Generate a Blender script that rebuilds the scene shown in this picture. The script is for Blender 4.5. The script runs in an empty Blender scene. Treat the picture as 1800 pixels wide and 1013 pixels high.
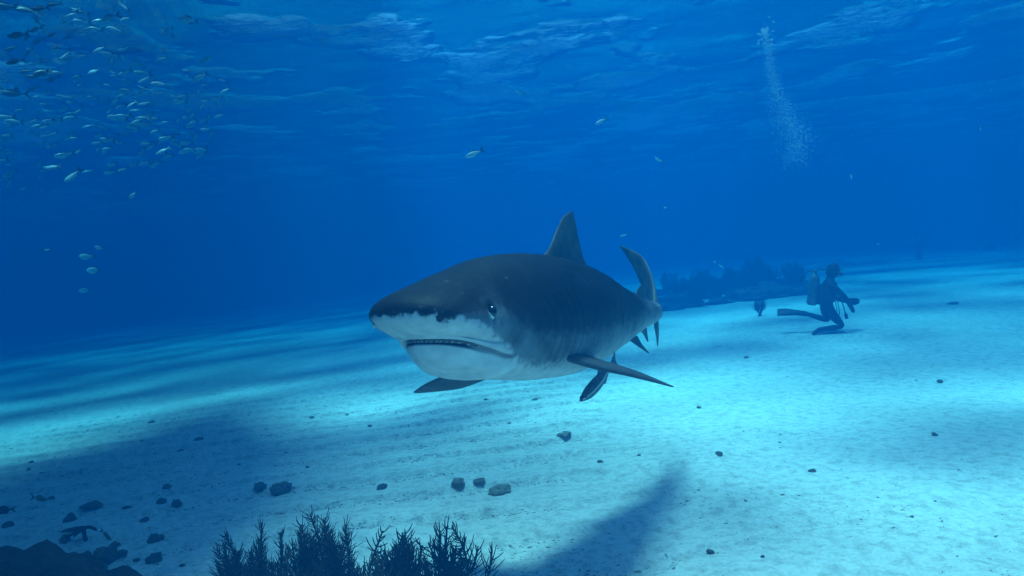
import bpy, bmesh, math, random
import numpy as np
from mathutils import Vector, Matrix

R = math.radians
scene = bpy.context.scene
col = scene.collection

# ------------------------------------------------------------------ camera, sky, sun, exposure
FLOOR, CAM_Z, SURF = 0.0, 1.6, 6.2
FPX = 1173.0                               # focal length in pixels of the 1800 px wide photograph
cam_data = bpy.data.cameras.new('camera')
cam_data.sensor_width = 36.0
cam_data.lens = 36.0 * FPX / 1800.0
cam_data.clip_start, cam_data.clip_end = 0.05, 1000.0
cam = bpy.data.objects.new('camera', cam_data); col.objects.link(cam)
CAM_ROT = Matrix.Rotation(R(90 - 2.25), 3, 'X') @ Matrix.Rotation(R(-4.5), 3, 'Z')
cam.matrix_world = Matrix.Translation((0, 0, CAM_Z)) @ CAM_ROT.to_4x4()
scene.camera = cam

SUN_DIR = Vector((0.05, -0.06, -1.0)).normalized()      # the way the light travels under water
world = bpy.data.worlds.new('World'); scene.world = world; world.use_nodes = True
wn = world.node_tree.nodes; wl = world.node_tree.links
sky = wn.new('ShaderNodeTexSky'); sky.sky_type = 'NISHITA'; sky.sun_disc = False; sky.dust_density = 3.0
sky.sun_elevation = math.asin(-SUN_DIR.z)
sky.sun_rotation = math.atan2(-SUN_DIR.x, -SUN_DIR.y)
wn['Background'].inputs['Strength'].default_value = 0.13
wl.new(sky.outputs[0], wn['Background'].inputs['Color'])

sun_data = bpy.data.lights.new('sun', 'SUN'); sun_data.energy = 5.0; sun_data.angle = R(12.0)      # the rippled surface spreads the sun
sun_data.color = (1.0, 0.96, 0.88)
sun = bpy.data.objects.new('sun', sun_data); col.objects.link(sun)
sun.rotation_euler = SUN_DIR.to_track_quat('-Z', 'Y').to_euler(); sun.location = (-6, -2, 30)

scene.view_settings.view_transform = 'Standard'; scene.view_settings.look = 'None'
scene.view_settings.exposure = 1.7; scene.view_settings.gamma = 1.0
scene.view_settings.use_curve_mapping = False
cy = scene.cycles
cy.max_bounces = 6; cy.diffuse_bounces = 2; cy.glossy_bounces = 3; cy.transmission_bounces = 3
cy.volume_bounces = 1; cy.transparent_max_bounces = 8
cy.use_denoising = True
cy.sample_clamp_indirect = 4.0

rng = np.random.default_rng(7)
random.seed(7)

# ------------------------------------------------------------------ helpers
def ray(px, py):
    v = CAM_ROT @ Vector(((px - 900.0) / FPX, -(py - 506.5) / FPX, -1.0))
    return v
def at(px, py, y):
    """the point at forward distance y (metres) that the photograph shows at that pixel"""
    v = ray(px, py); k = y / v.y
    return Vector((v.x * k, v.y * k, CAM_Z + v.z * k))
def on_floor(px, py):
    v = ray(px, py); z = FLOOR
    for _ in range(6):
        k = (z - CAM_Z) / v.z; p = Vector((v.x * k, v.y * k, z)); z = fz(p)
    return p

def tag(o, label=None, cat=None, group=None, kind=None):
    if label: o['label'] = label
    if cat: o['category'] = cat
    if group: o['group'] = group
    if kind: o['kind'] = kind
    return o

def mesh_obj(name, verts, faces, mat=None, parent=None, smooth=True):
    me = bpy.data.meshes.new(name)
    me.from_pydata([tuple(map(float, v)) for v in verts], [], faces)
    if smooth: me.polygons.foreach_set('use_smooth', [True] * len(me.polygons))
    if mat: me.materials.append(mat)
    me.update()
    o = bpy.data.objects.new(name, me); col.objects.link(o)
    if parent: o.parent = parent
    return o

def grid_mesh(name, V, closed_v=False, mat=None, parent=None, cap=False):
    """V: array (rows, cols, 3) -> quad mesh; closed_v joins the last column to the first"""
    r, c = V.shape[:2]
    idx = np.arange(r * c).reshape(r, c)
    a = idx[:-1, :] if closed_v else idx[:-1, :-1]
    b = np.roll(idx, -1, 1)[:-1, :] if closed_v else idx[:-1, 1:]
    d = idx[1:, :] if closed_v else idx[1:, :-1]
    e = np.roll(idx, -1, 1)[1:, :] if closed_v else idx[1:, 1:]
    F = np.stack([a, b, e, d], -1).reshape(-1, 4)
    me = bpy.data.meshes.new(name)
    nv, nf = r * c, len(F)
    me.vertices.add(nv); me.vertices.foreach_set('co', V.reshape(-1).astype(np.float32))
    me.loops.add(nf * 4); me.loops.foreach_set('vertex_index', F.reshape(-1).astype(np.int32))
    me.polygons.add(nf); me.polygons.foreach_set('loop_start', np.arange(0, nf * 4, 4, dtype=np.int32))
    me.polygons.foreach_set('use_smooth', np.ones(nf, dtype=bool))
    me.update(calc_edges=True); me.validate()
    if mat: me.materials.append(mat)
    o = bpy.data.objects.new(name, me); col.objects.link(o)
    if parent: o.parent = parent
    return o

def set_attr(o, name, values):
    at_ = o.data.attributes.new(name, 'FLOAT', 'POINT')
    at_.data.foreach_set('value', np.asarray(values, dtype=np.float32).reshape(-1))

def empty(name, loc):
    o = bpy.data.objects.new(name, None); col.objects.link(o); o.location = loc
    o.empty_display_size = 0.1
    return o

def pchip(xs, ys, x):
    xs, ys = np.asarray(xs, float), np.asarray(ys, float)
    h = np.diff(xs); dl = np.diff(ys) / h
    m = np.zeros_like(xs)
    for i in range(1, len(xs) - 1):
        if dl[i - 1] * dl[i] > 0:
            w1, w2 = 2 * h[i] + h[i - 1], h[i] + 2 * h[i - 1]
            m[i] = (w1 + w2) / (w1 / dl[i - 1] + w2 / dl[i])
    m[0], m[-1] = dl[0], dl[-1]
    x = np.clip(x, xs[0], xs[-1]); i = np.clip(np.searchsorted(xs, x) - 1, 0, len(h) - 1)
    t = (x - xs[i]) / h[i]
    return ((2*t**3 - 3*t**2 + 1) * ys[i] + (t**3 - 2*t**2 + t) * h[i] * m[i]
            + (-2*t**3 + 3*t**2) * ys[i+1] + (t**3 - t**2) * h[i] * m[i+1])

def sstep(a, b, x):
    t = np.clip((x - a) / (b - a), 0, 1); return t * t * (3 - 2 * t)

_lat = rng.random((64, 64, 64)).astype(np.float32)
def vnoise(x, y, z=0.0):
    """smooth value noise in [-1, 1]"""
    x, y, z = np.broadcast_arrays(np.asarray(x, float), np.asarray(y, float), np.asarray(z, float))
    xi, yi, zi = np.floor(x).astype(int), np.floor(y).astype(int), np.floor(z).astype(int)
    fx, fy, fz = x - xi, y - yi, z - zi
    fx, fy, fz = (f * f * (3 - 2 * f) for f in (fx, fy, fz))
    r = 0
    for i in (0, 1):
        for j in (0, 1):
            for k in (0, 1):
                w = (fx if i else 1 - fx) * (fy if j else 1 - fy) * (fz if k else 1 - fz)
                r = r + w * _lat[(xi + i) & 63, (yi + j) & 63, (zi + k) & 63]
    return r * 2 - 1
def fbm(x, y, z=0.0, octv=4):
    r, a, f = 0, 1.0, 1.0
    for k in range(octv):
        r = r + a * vnoise(x * f + 17 * k, y * f + 5 * k, np.asarray(z) * f + 3 * k); a *= 0.5; f *= 2.03
    return r

# ------------------------------------------------------------------ materials
def new_mat(name):
    m = bpy.data.materials.new(name); m.use_nodes = True
    nt = m.node_tree
    return m, nt, nt.nodes['Principled BSDF']
def N(nt, t, **kw):
    n = nt.nodes.new(t)
    for k, v in kw.items():
        if k.startswith('i_'):
            n.inputs[k[2:].replace('_', ' ')].default_value = v
        else: setattr(n, k, v)
    return n
def simple_mat(name, c1, c2=None, scale=20.0, rough=0.6, bump=0.0, bscale=60.0, spec=0.3, metal=0.0):
    m, nt, b = new_mat(name)
    b.inputs['Roughness'].default_value = rough
    b.inputs['Specular IOR Level'].default_value = spec
    b.inputs['Metallic'].default_value = metal
    tc = N(nt, 'ShaderNodeTexCoord')
    nz = N(nt, 'ShaderNodeTexNoise', i_Scale=scale, i_Detail=5.0)
    nt.links.new(tc.outputs['Object'], nz.inputs['Vector'])
    mx = N(nt, 'ShaderNodeMix', data_type='RGBA')
    mx.inputs['A'].default_value = (*c1, 1); mx.inputs['B'].default_value = (*(c2 or [x * 0.6 for x in c1]), 1)
    rp = N(nt, 'ShaderNodeMapRange'); rp.inputs['From Min'].default_value = 0.35; rp.inputs['From Max'].default_value = 0.65
    nt.links.new(nz.outputs['Fac'], rp.inputs['Value']); nt.links.new(rp.outputs[0], mx.inputs['Factor'])
    nt.links.new(mx.outputs['Result'], b.inputs['Base Color'])
    if bump:
        n2 = N(nt, 'ShaderNodeTexNoise', i_Scale=bscale, i_Detail=4.0)
        nt.links.new(tc.outputs['Object'], n2.inputs['Vector'])
        bp = N(nt, 'ShaderNodeBump', i_Strength=1.0, i_Distance=bump)
        nt.links.new(n2.outputs['Fac'], bp.inputs['Height']); nt.links.new(bp.outputs[0], b.inputs['Normal'])
    return m

def sand_material():
    m, nt, b = new_mat('sand'); L = nt.links.new
    b.inputs['Roughness'].default_value = 0.9; b.inputs['Specular IOR Level'].default_value = 0.1
    tc = N(nt, 'ShaderNodeTexCoord')
    n1 = N(nt, 'ShaderNodeTexNoise', i_Scale=0.7, i_Detail=4.0); L(tc.outputs['Object'], n1.inputs['Vector'])
    n2 = N(nt, 'ShaderNodeTexNoise', i_Scale=45.0, i_Detail=6.0, i_Roughness=0.7); L(tc.outputs['Object'], n2.inputs['Vector'])
    r1 = N(nt, 'ShaderNodeValToRGB'); L(n1.outputs['Fac'], r1.inputs[0])
    r1.color_ramp.elements[0].position = 0.35; r1.color_ramp.elements[0].color = (0.70, 0.68, 0.64, 1)
    r1.color_ramp.elements[1].position = 0.65; r1.color_ramp.elements[1].color = (0.84, 0.83, 0.79, 1)
    r2 = N(nt, 'ShaderNodeValToRGB'); L(n2.outputs['Fac'], r2.inputs[0])
    r2.color_ramp.elements[0].position = 0.28; r2.color_ramp.elements[0].color = (0.72, 0.72, 0.72, 1)
    r2.color_ramp.elements[1].position = 0.55; r2.color_ramp.elements[1].color = (1, 1, 1, 1)
    mx = N(nt, 'ShaderNodeMix', data_type='RGBA', blend_type='MULTIPLY'); mx.inputs['Factor'].default_value = 1.0
    L(r1.outputs[0], mx.inputs['A']); L(r2.outputs[0], mx.inputs['B'])
    L(mx.outputs['Result'], b.inputs['Base Color'])
    n6 = N(nt, 'ShaderNodeTexNoise', i_Scale=13.0, i_Detail=4.0, i_Roughness=0.6, i_Distortion=0.4); L(tc.outputs['Object'], n6.inputs['Vector'])
    r6 = N(nt, 'ShaderNodeMapRange'); L(n6.outputs['Fac'], r6.inputs['Value'])
    r6.inputs['From Min'].default_value = 0.32; r6.inputs['From Max'].default_value = 0.55; r6.inputs['To Min'].default_value = 0.70; r6.inputs['To Max'].default_value = 1.0
    m6 = N(nt, 'ShaderNodeMix', data_type='RGBA', blend_type='MULTIPLY'); m6.inputs['Factor'].default_value = 1.0
    L(mx.outputs['Result'], m6.inputs['A']); L(r6.outputs[0], m6.inputs['B']); L(m6.outputs['Result'], b.inputs['Base Color'])
    n3 = N(nt, 'ShaderNodeTexNoise', i_Scale=7.0, i_Detail=7.0, i_Roughness=0.62); L(tc.outputs['Object'], n3.inputs['Vector'])
    bp = N(nt, 'ShaderNodeBump', i_Strength=1.0, i_Distance=0.075)
    L(n3.outputs['Fac'], bp.inputs['Height']); L(bp.outputs[0], b.inputs['Normal'])
    return m

def water_surface_material():
    m = bpy.data.materials.new('water_surface'); m.use_nodes = True; nt = m.node_tree; L = nt.links.new
    nt.nodes.remove(nt.nodes['Principled BSDF'])
    out = nt.nodes['Material Output']
    tc = N(nt, 'ShaderNodeTexCoord')
    # patchy transparency tint puts light and shade patches on the sand below
    fa = N(nt, 'ShaderNodeAttribute', attribute_name='light_dapple')
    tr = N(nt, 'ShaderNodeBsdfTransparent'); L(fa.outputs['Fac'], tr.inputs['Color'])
    gl = N(nt, 'ShaderNodeBsdfGlossy', i_Roughness=0.02); gl.inputs['Color'].default_value = (1, 1, 1, 1)
    n2 = N(nt, 'ShaderNodeTexNoise', i_Scale=3.4, i_Detail=5.0, i_Roughness=0.55); L(tc.outputs['Object'], n2.inputs['Vector'])
    bp = N(nt, 'ShaderNodeBump', i_Strength=1.0, i_Distance=0.13)
    # gusts: chop is steep in patches and slight between them
    n4 = N(nt, 'ShaderNodeTexNoise', i_Scale=0.42, i_Detail=3.0); L(tc.outputs['Object'], n4.inputs['Vector'])
    g4 = N(nt, 'ShaderNodeMapRange', interpolation_type='SMOOTHSTEP'); L(n4.outputs['Fac'], g4.inputs['Value'])
    g4.inputs['From Min'].default_value = 0.50; g4.inputs['From Max'].default_value = 0.66
    g4.inputs['To Min'].default_value = 0.08; g4.inputs['To Max'].default_value = 6.0
    hm = N(nt, 'ShaderNodeMath', operation='MULTIPLY'); L(n2.outputs['Fac'], hm.inputs[0]); L(g4.outputs[0], hm.inputs[1])
    L(hm.outputs[0], bp.inputs['Height'])
    fr = N(nt, 'ShaderNodeFresnel', i_IOR=1.33); L(bp.outputs[0], fr.inputs['Normal']); L(bp.outputs[0], gl.inputs['Normal'])
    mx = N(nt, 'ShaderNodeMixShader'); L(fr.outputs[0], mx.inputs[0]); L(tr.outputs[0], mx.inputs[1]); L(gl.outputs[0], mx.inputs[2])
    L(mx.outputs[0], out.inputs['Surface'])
    return m

def haze_material():
    m = bpy.data.materials.new('haze'); m.use_nodes = True; nt = m.node_tree
    nt.nodes.remove(nt.nodes['Principled BSDF'])
    v = N(nt, 'ShaderNodeVolumePrincipled')
    v.inputs['Density'].default_value = 0.25
    v.inputs['Color'].default_value = (0.0, 0.045, 0.142, 1)
    v.inputs['Absorption Color'].default_value = (0.012, 0.42, 0.616, 1)
    v.inputs['Anisotropy'].default_value = 0.0
    nt.links.new(v.outputs[0], nt.nodes['Material Output'].inputs['Volume'])
    return m

def shark_skin_material():
    m, nt, b = new_mat('shark_skin'); L = nt.links.new
    b.inputs['Roughness'].default_value = 0.6; b.inputs['Specular IOR Level'].default_value = 0.12
    tc = N(nt, 'ShaderNodeTexCoord')
    cs = N(nt, 'ShaderNodeAttribute', attribute_name='countershade')
    so = N(nt, 'ShaderNodeAttribute', attribute_name='softness')
    mo = N(nt, 'ShaderNodeAttribute', attribute_name='mouth')
    st = N(nt, 'ShaderNodeAttribute', attribute_name='stripe')
    pr = N(nt, 'ShaderNodeAttribute', attribute_name='pores')
    sh = N(nt, 'ShaderNodeAttribute', attribute_name='backness')
    nz = N(nt, 'ShaderNodeTexNoise', i_Scale=42.0, i_Detail=5.0, i_Roughness=0.65); L(tc.outputs['Object'], nz.inputs['Vector'])
    n0 = N(nt, 'ShaderNodeMath', operation='SUBTRACT'); L(nz.outputs['Fac'], n0.inputs[0]); n0.inputs[1].default_value = 0.5
    n1 = N(nt, 'ShaderNodeMath', operation='MULTIPLY'); L(n0.outputs[0], n1.inputs[0]); n1.inputs[1].default_value = 0.075
    h = N(nt, 'ShaderNodeMath', operation='ADD'); L(cs.outputs['Fac'], h.inputs[0]); L(n1.outputs[0], h.inputs[1])
    dv = N(nt, 'ShaderNodeMath', operation='DIVIDE'); L(h.outputs[0], dv.inputs[0]); L(so.outputs['Fac'], dv.inputs[1])
    ms = N(nt, 'ShaderNodeMapRange', interpolation_type='SMOOTHSTEP'); L(dv.outputs[0], ms.inputs['Value'])
    ms.inputs['From Min'].default_value = -1; ms.inputs['From Max'].default_value = 1
    # grey flank darkening to the back
    fl = N(nt, 'ShaderNodeMapRange'); h2 = N(nt, 'ShaderNodeMath', operation='ADD'); L(sh.outputs['Fac'], h2.inputs[0]); L(n1.outputs[0], h2.inputs[1])
    L(h2.outputs[0], fl.inputs['Value']); fl.inputs['From Max'].default_value = 0.26
    rp = N(nt, 'ShaderNodeValToRGB'); L(fl.outputs[0], rp.inputs[0])
    e = rp.color_ramp.elements
    e[0].position = 0.0; e[0].color = (0.19, 0.19, 0.20, 1)
    e[1].position = 1.0; e[1].color = (0.0055, 0.0085, 0.0125, 1)
    k = e.new(0.42); k.color = (0.115, 0.125, 0.14, 1)
    k = e.new(0.62); k.color = (0.020, 0.026, 0.033, 1)
    n5 = N(nt, 'ShaderNodeTexNoise', i_Scale=7.0, i_Detail=6.0, i_Roughness=0.6); L(tc.outputs['Object'], n5.inputs['Vector'])
    mr = N(nt, 'ShaderNodeMapRange'); L(n5.outputs['Fac'], mr.inputs['Value'])
    mr.inputs['From Min'].default_value = 0.3; mr.inputs['From Max'].default_value = 0.7
    mr.inputs['To Min'].default_value = 0.55; mr.inputs['To Max'].default_value = 1.5
    m1 = N(nt, 'ShaderNodeMix', data_type='RGBA', blend_type='MULTIPLY'); m1.inputs['Factor'].default_value = 1.0
    L(rp.outputs[0], m1.inputs['A']); L(mr.outputs[0], m1.inputs['B'])
    # faint tail stripes, light painted on the rib ridges, and pale scuffs
    m2 = N(nt, 'ShaderNodeMix', data_type='RGBA'); L(st.outputs['Fac'], m2.inputs['Factor'])
    L(m1.outputs['Result'], m2.inputs['A']); m2.inputs['B'].default_value = (0.17, 0.18, 0.185, 1)
    vo = N(nt, 'ShaderNodeTexVoronoi', i_Scale=9.0); 
    mpv = N(nt, 'ShaderNodeMapping'); L(tc.outputs['Object'], mpv.inputs['Vector']); mpv.inputs['Scale'].default_value = (1.2, 0.6, 3.0)
    L(mpv.outputs[0], vo.inputs['Vector'])
    sc = N(nt, 'ShaderNodeMapRange'); L(vo.outputs['Distance'], sc.inputs['Value'])
    sc.inputs['From Min'].default_value = 0.10; sc.inputs['From Max'].default_value = 0.17
    sc.inputs['To Min'].default_value = 0.42; sc.inputs['To Max'].default_value = 0.0
    sg = N(nt, 'ShaderNodeMath', operation='MULTIPLY'); L(sc.outputs[0], sg.inputs[0])
    gate = N(nt, 'ShaderNodeMapRange'); L(nz.outputs['Fac'], gate.inputs['Value']); gate.inputs['From Min'].default_value = 0.45; gate.inputs['From Max'].default_value = 0.6
    L(gate.outputs[0], sg.inputs[1])
    m3 = N(nt, 'ShaderNodeMix', data_type='RGBA'); L(sg.outputs[0], m3.inputs['Factor'])
    L(m2.outputs['Result'], m3.inputs['A']); m3.inputs['B'].default_value = (0.12, 0.14, 0.15, 1)
    # pores on the snout
    vp = N(nt, 'ShaderNodeTexVoronoi', i_Scale=95.0); L(tc.outputs['Object'], vp.inputs['Vector'])
    pp = N(nt, 'ShaderNodeMapRange'); L(vp.outputs['Distance'], pp.inputs['Value'])
    pp.inputs['From Min'].default_value = 0.14; pp.inputs['From Max'].default_value = 0.26; pp.inputs['To Min'].default_value = 0.7; pp.inputs['To Max'].default_value = 0
    pg = N(nt, 'ShaderNodeMath', operation='MULTIPLY'); L(pp.outputs[0], pg.inputs[0]); L(pr.outputs['Fac'], pg.inputs[1])
    m4 = N(nt, 'ShaderNodeMix', data_type='RGBA'); L(pg.outputs[0], m4.inputs['Factor'])
    L(m3.outputs['Result'], m4.inputs['A']); m4.inputs['B'].default_value = (0.02, 0.02, 0.025, 1)
    # white underside
    n6 = N(nt, 'ShaderNodeTexNoise', i_Scale=16.0, i_Detail=5.0); L(tc.outputs['Object'], n6.inputs['Vector'])
    rw = N(nt, 'ShaderNodeValToRGB'); L(n6.outputs['Fac'], rw.inputs[0])
    rw.color_ramp.elements[0].position = 0.3; rw.color_ramp.elements[0].color = (0.60, 0.53, 0.55, 1)
    rw.color_ramp.elements[1].position = 0.65; rw.color_ramp.elements[1].color = (0.80, 0.72, 0.74, 1)
    ug = N(nt, 'ShaderNodeMapRange', interpolation_type='SMOOTHSTEP'); L(h.outputs[0], ug.inputs['Value'])
    ug.inputs['From Min'].default_value = -0.10; ug.inputs['From Max'].default_value = 0.0; ug.inputs['To Min'].default_value = 0.0; ug.inputs['To Max'].default_value = 0.45
    mg = N(nt, 'ShaderNodeMix', data_type='RGBA'); L(ug.outputs[0], mg.inputs['Factor']); L(rw.outputs[0], mg.inputs['A']); mg.inputs['B'].default_value = (0.38, 0.34, 0.36, 1)
    m5 = N(nt, 'ShaderNodeMix', data_type='RGBA'); L(ms.outputs[0], m5.inputs['Factor'])
    L(mg.outputs['Result'], m5.inputs['A']); L(m4.outputs['Result'], m5.inputs['B'])
    m6 = N(nt, 'ShaderNodeMix', data_type='RGBA'); L(mo.outputs['Fac'], m6.inputs['Factor'])
    L(m5.outputs['Result'], m6.inputs['A']); m6.inputs['B'].default_value = (0.06, 0.04, 0.045, 1)
    L(m6.outputs['Result'], b.inputs['Base Color'])
    nb = N(nt, 'ShaderNodeTexNoise', i_Scale=140.0, i_Detail=3.0); L(tc.outputs['Object'], nb.inputs['Vector'])
    nb2 = N(nt, 'ShaderNodeTexNoise', i_Scale=14.0, i_Detail=4.0); L(tc.outputs['Object'], nb2.inputs['Vector'])
    bp = N(nt, 'ShaderNodeBump', i_Strength=0.5, i_Distance=0.002); L(nb.outputs['Fac'], bp.inputs['Height'])
    bp2 = N(nt, 'ShaderNodeBump', i_Strength=0.5, i_Distance=0.012); L(nb2.outputs['Fac'], bp2.inputs['Height']); L(bp.outputs[0], bp2.inputs['Normal'])
    L(bp2.outputs[0], b.inputs['Normal'])
    return m

M = dict(
    sand=sand_material(), surface=water_surface_material(), haze=haze_material(), skin=shark_skin_material(),
    fin=simple_mat('shark_fin', (0.050, 0.060, 0.062), (0.11, 0.125, 0.12), scale=9, rough=0.6, bump=0.002, bscale=90),
    fin_under=simple_mat('shark_fin_pale', (0.035, 0.04, 0.045), (0.07, 0.075, 0.08), scale=12, rough=0.6, bump=0.002),
    black=simple_mat('eye_black', (0.004, 0.004, 0.005), (0.006, 0.006, 0.008), rough=0.12, spec=0.6),
    eye_white=simple_mat('eye_white', (0.80, 0.80, 0.78), (0.65, 0.65, 0.62), rough=0.3),
    tooth=simple_mat('tooth_enamel', (0.55, 0.52, 0.49), (0.4, 0.38, 0.36), rough=0.35),
    gum=simple_mat('gum', (0.20, 0.15, 0.16), (0.10, 0.075, 0.085), scale=50, rough=0.5, bump=0.003),
    flap=simple_mat('nostril_flap', (0.68, 0.64, 0.63), (0.5, 0.47, 0.46), rough=0.5),
    silver=simple_mat('fish_silver', (0.72, 0.74, 0.72), (0.50, 0.54, 0.54), scale=30, rough=0.35, spec=0.5),
    shadowed=simple_mat('fish_silver_shaded', (0.16, 0.18, 0.15), (0.09, 0.10, 0.09), scale=30, rough=0.45, spec=0.4),  # silver fish darkened in colour to stand for shade near the surface
    yellow=simple_mat('fish_olive', (0.22, 0.20, 0.07), (0.12, 0.12, 0.06), scale=25, rough=0.5),
    darkfish=simple_mat('fish_dark', (0.02, 0.02, 0.03), (0.03, 0.03, 0.04), scale=25, rough=0.5),
    tail=simple_mat('fish_tail', (0.14, 0.15, 0.09), (0.09, 0.10, 0.07), scale=40, rough=0.5),
    remora=simple_mat('remora_skin', (0.10, 0.12, 0.13), (0.06, 0.07, 0.08), scale=20, rough=0.45),
    remora_pale=simple_mat('remora_stripe', (0.5, 0.52, 0.52), (0.38, 0.4, 0.4), scale=20, rough=0.45),
    rock=simple_mat('rock', (0.36, 0.33, 0.26), (0.13, 0.125, 0.10), scale=9, rough=0.9, bump=0.02, bscale=30),
    pale_rock=simple_mat('pale_rock', (0.58, 0.55, 0.46), (0.30, 0.29, 0.24), scale=14, rough=0.9, bump=0.015, bscale=40),
    reef=simple_mat('reef_rock', (0.14, 0.13, 0.10), (0.05, 0.05, 0.04), scale=3, rough=0.9, bump=0.05, bscale=8),
    dark_rock=simple_mat('dark_rock', (0.035, 0.035, 0.030), (0.012, 0.013, 0.012), scale=9, rough=0.95, bump=0.03, bscale=25),
    coral=simple_mat('soft_coral', (0.016, 0.018, 0.012), (0.009, 0.010, 0.007), scale=30, rough=0.9, bump=0.001, bscale=300),
    debris=simple_mat('debris', (0.30, 0.27, 0.21), (0.10, 0.09, 0.07), scale=3, rough=0.9),
    neoprene=simple_mat('neoprene', (0.012, 0.013, 0.016), (0.02, 0.021, 0.024), scale=30, rough=0.7),
    face=simple_mat('face', (0.45, 0.30, 0.23), (0.40, 0.26, 0.20), scale=20, rough=0.6),
    steel=simple_mat('tank_paint', (0.16, 0.17, 0.17), (0.11, 0.12, 0.12), scale=12, rough=0.4, spec=0.5),
    rubber=simple_mat('rubber', (0.018, 0.018, 0.02), (0.03, 0.03, 0.032), scale=30, rough=0.6),
    lens=simple_mat('mask_glass', (0.25, 0.30, 0.32), (0.2, 0.25, 0.27), rough=0.1, spec=0.6),
    hull=simple_mat('hull_paint', (0.25, 0.26, 0.27), (0.15, 0.17, 0.16), scale=2, rough=0.6),
)
def bubble_material():
    m = bpy.data.materials.new('bubble'); m.use_nodes = True; nt = m.node_tree
    nt.nodes.remove(nt.nodes['Principled BSDF'])
    t = N(nt, 'ShaderNodeBsdfTransparent'); g = N(nt, 'ShaderNodeBsdfTranslucent'); g.inputs['Color'].default_value = (0.9, 0.9, 0.9, 1)
    d = N(nt, 'ShaderNodeBsdfDiffuse'); d.inputs['Color'].default_value = (0.9, 0.9, 0.9, 1)
    a = N(nt, 'ShaderNodeMixShader', ); nt.links.new(g.outputs[0], a.inputs[1]); nt.links.new(d.outputs[0], a.inputs[2])
    tc = N(nt, 'ShaderNodeTexCoord'); nz = N(nt, 'ShaderNodeTexNoise', i_Scale=25.0); nt.links.new(tc.outputs['Object'], nz.inputs['Vector'])
    r = N(nt, 'ShaderNodeMapRange'); nt.links.new(nz.outputs['Fac'], r.inputs['Value']); r.inputs['To Min'].default_value = 0.25; r.inputs['To Max'].default_value = 0.7
    mx = N(nt, 'ShaderNodeMixShader'); nt.links.new(r.outputs[0], mx.inputs[0])
    nt.links.new(t.outputs[0], mx.inputs[1]); nt.links.new(a.outputs[0], mx.inputs[2])
    nt.links.new(mx.outputs[0], nt.nodes['Material Output'].inputs['Surface'])
    return m
M['bubble'] = bubble_material()

# ------------------------------------------------------------------ setting: sea floor, water surface
def sinh_axis(half, n, k):
    t = np.linspace(-1, 1, n); return half * np.sinh(k * t) / np.sinh(k)
def ripple_phase(x, y):
    warp = 0.35 * fbm(x * 0.5, y * 0.5, 4.0, 2) + 0.06 * fbm(x * 2.4, y * 2.4, 2.0, 2)
    u = (y * 0.975 - x * 0.16 + warp * 0.55) / 0.46
    return u - np.floor(u)
def floor_height(x, y):
    big = 0.05 * fbm(x * 0.16, y * 0.16, 1.5, 3)
    d = np.hypot(x, y)
    ph = ripple_phase(x, y)
    saw = np.where(ph > 0.12, ((1 - ph) / 0.88) ** 1.3, ph / 0.12)      # steep side faces the viewer          # gentle back, steep lee
    rip = (saw - 0.5) * 0.046
    left = 1 - 0.80 * sstep(-0.4, 2.2, x - 0.15 * (y - 5))
    patch = 0.55 + 0.45 * sstep(-0.5, 0.5, fbm(x * 0.45, y * 0.3, 8.0, 2))
    rip = rip * left * patch * (1 - sstep(9, 22, d))
    lump = 0.014 * fbm(x * 2.1, y * 2.1, 3.0, 3) * (0.35 + 0.65 * sstep(0, 2.5, x)) * (1 - sstep(10, 25, d))
    slope = (0.035 * np.clip(x, -30, 0) + 0.022 * np.clip(x, 0, 14)) * sstep(3.0, 13.0, y) * (1 - 0.6 * sstep(40, 120, d))
    return FLOOR + big * 0.8 + rip + lump + slope
X = sinh_axis(150, 560, 5.4); Y = np.concatenate([-np.geomspace(150, 0.6, 60)[:-1], np.linspace(-0.6, 2.2, 40)[:-1], np.linspace(2.2, 9.5, 430)[:-1], np.geomspace(9.5, 150, 150)])
XX, YY = np.meshgrid(X, Y)
ground = grid_mesh('seabed', np.stack([XX, YY, floor_height(XX, YY)], -1), mat=M['sand'])
tag(ground, 'pale rippled sand sea floor', None, None, 'structure')
def fz(p):
    return float(floor_height(np.array(p[0]), np.array(p[1])))
def settle(p):
    return Vector((p[0], p[1], fz(p)))

DAPPLE_SHIFT = (17.378, 5.71, 41.473)  # noise offsets chosen so the bright and dark patches land as wanted
def light_dapple(x, y):
    # noise tint that dims passing sunlight in patches, standing in for swell focusing
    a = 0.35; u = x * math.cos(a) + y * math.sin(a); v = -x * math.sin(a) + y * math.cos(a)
    f = vnoise(u * 0.42 + DAPPLE_SHIFT[0], v * 0.62 + DAPPLE_SHIFT[1], DAPPLE_SHIFT[2]) + 0.55 * vnoise(u * 0.95 + 2 * DAPPLE_SHIFT[0], v * 1.5 + DAPPLE_SHIFT[1], DAPPLE_SHIFT[2] + 9) + 0.25 * vnoise(u * 2.1 + DAPPLE_SHIFT[0], v * 3.4, DAPPLE_SHIFT[2] + 20)
    f = f + 0.9 * vnoise(x * 0.085 + DAPPLE_SHIFT[1], y * 0.085 + DAPPLE_SHIFT[0], DAPPLE_SHIFT[2] + 31)  # broader tint that shades whole stretches of water
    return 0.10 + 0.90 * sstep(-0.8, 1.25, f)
xs = sinh_axis(150, 520, 3.6); XX, YY = np.meshgrid(xs, xs + 8)
def wave_height(x, y):
    h = 0.045 * fbm(x * 0.25 + 0.1 * y, y * 0.33, 11.0, 2) + 0.022 * fbm(x * 0.62, y * 1.15 + 0.2 * x, 21.0, 3)
    return SURF + h
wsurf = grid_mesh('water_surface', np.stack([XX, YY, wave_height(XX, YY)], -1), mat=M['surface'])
set_attr(wsurf, 'light_dapple', light_dapple(XX, YY))
tag(wsurf, 'rippling underside of the sea surface', None, None, 'structure')

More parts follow.
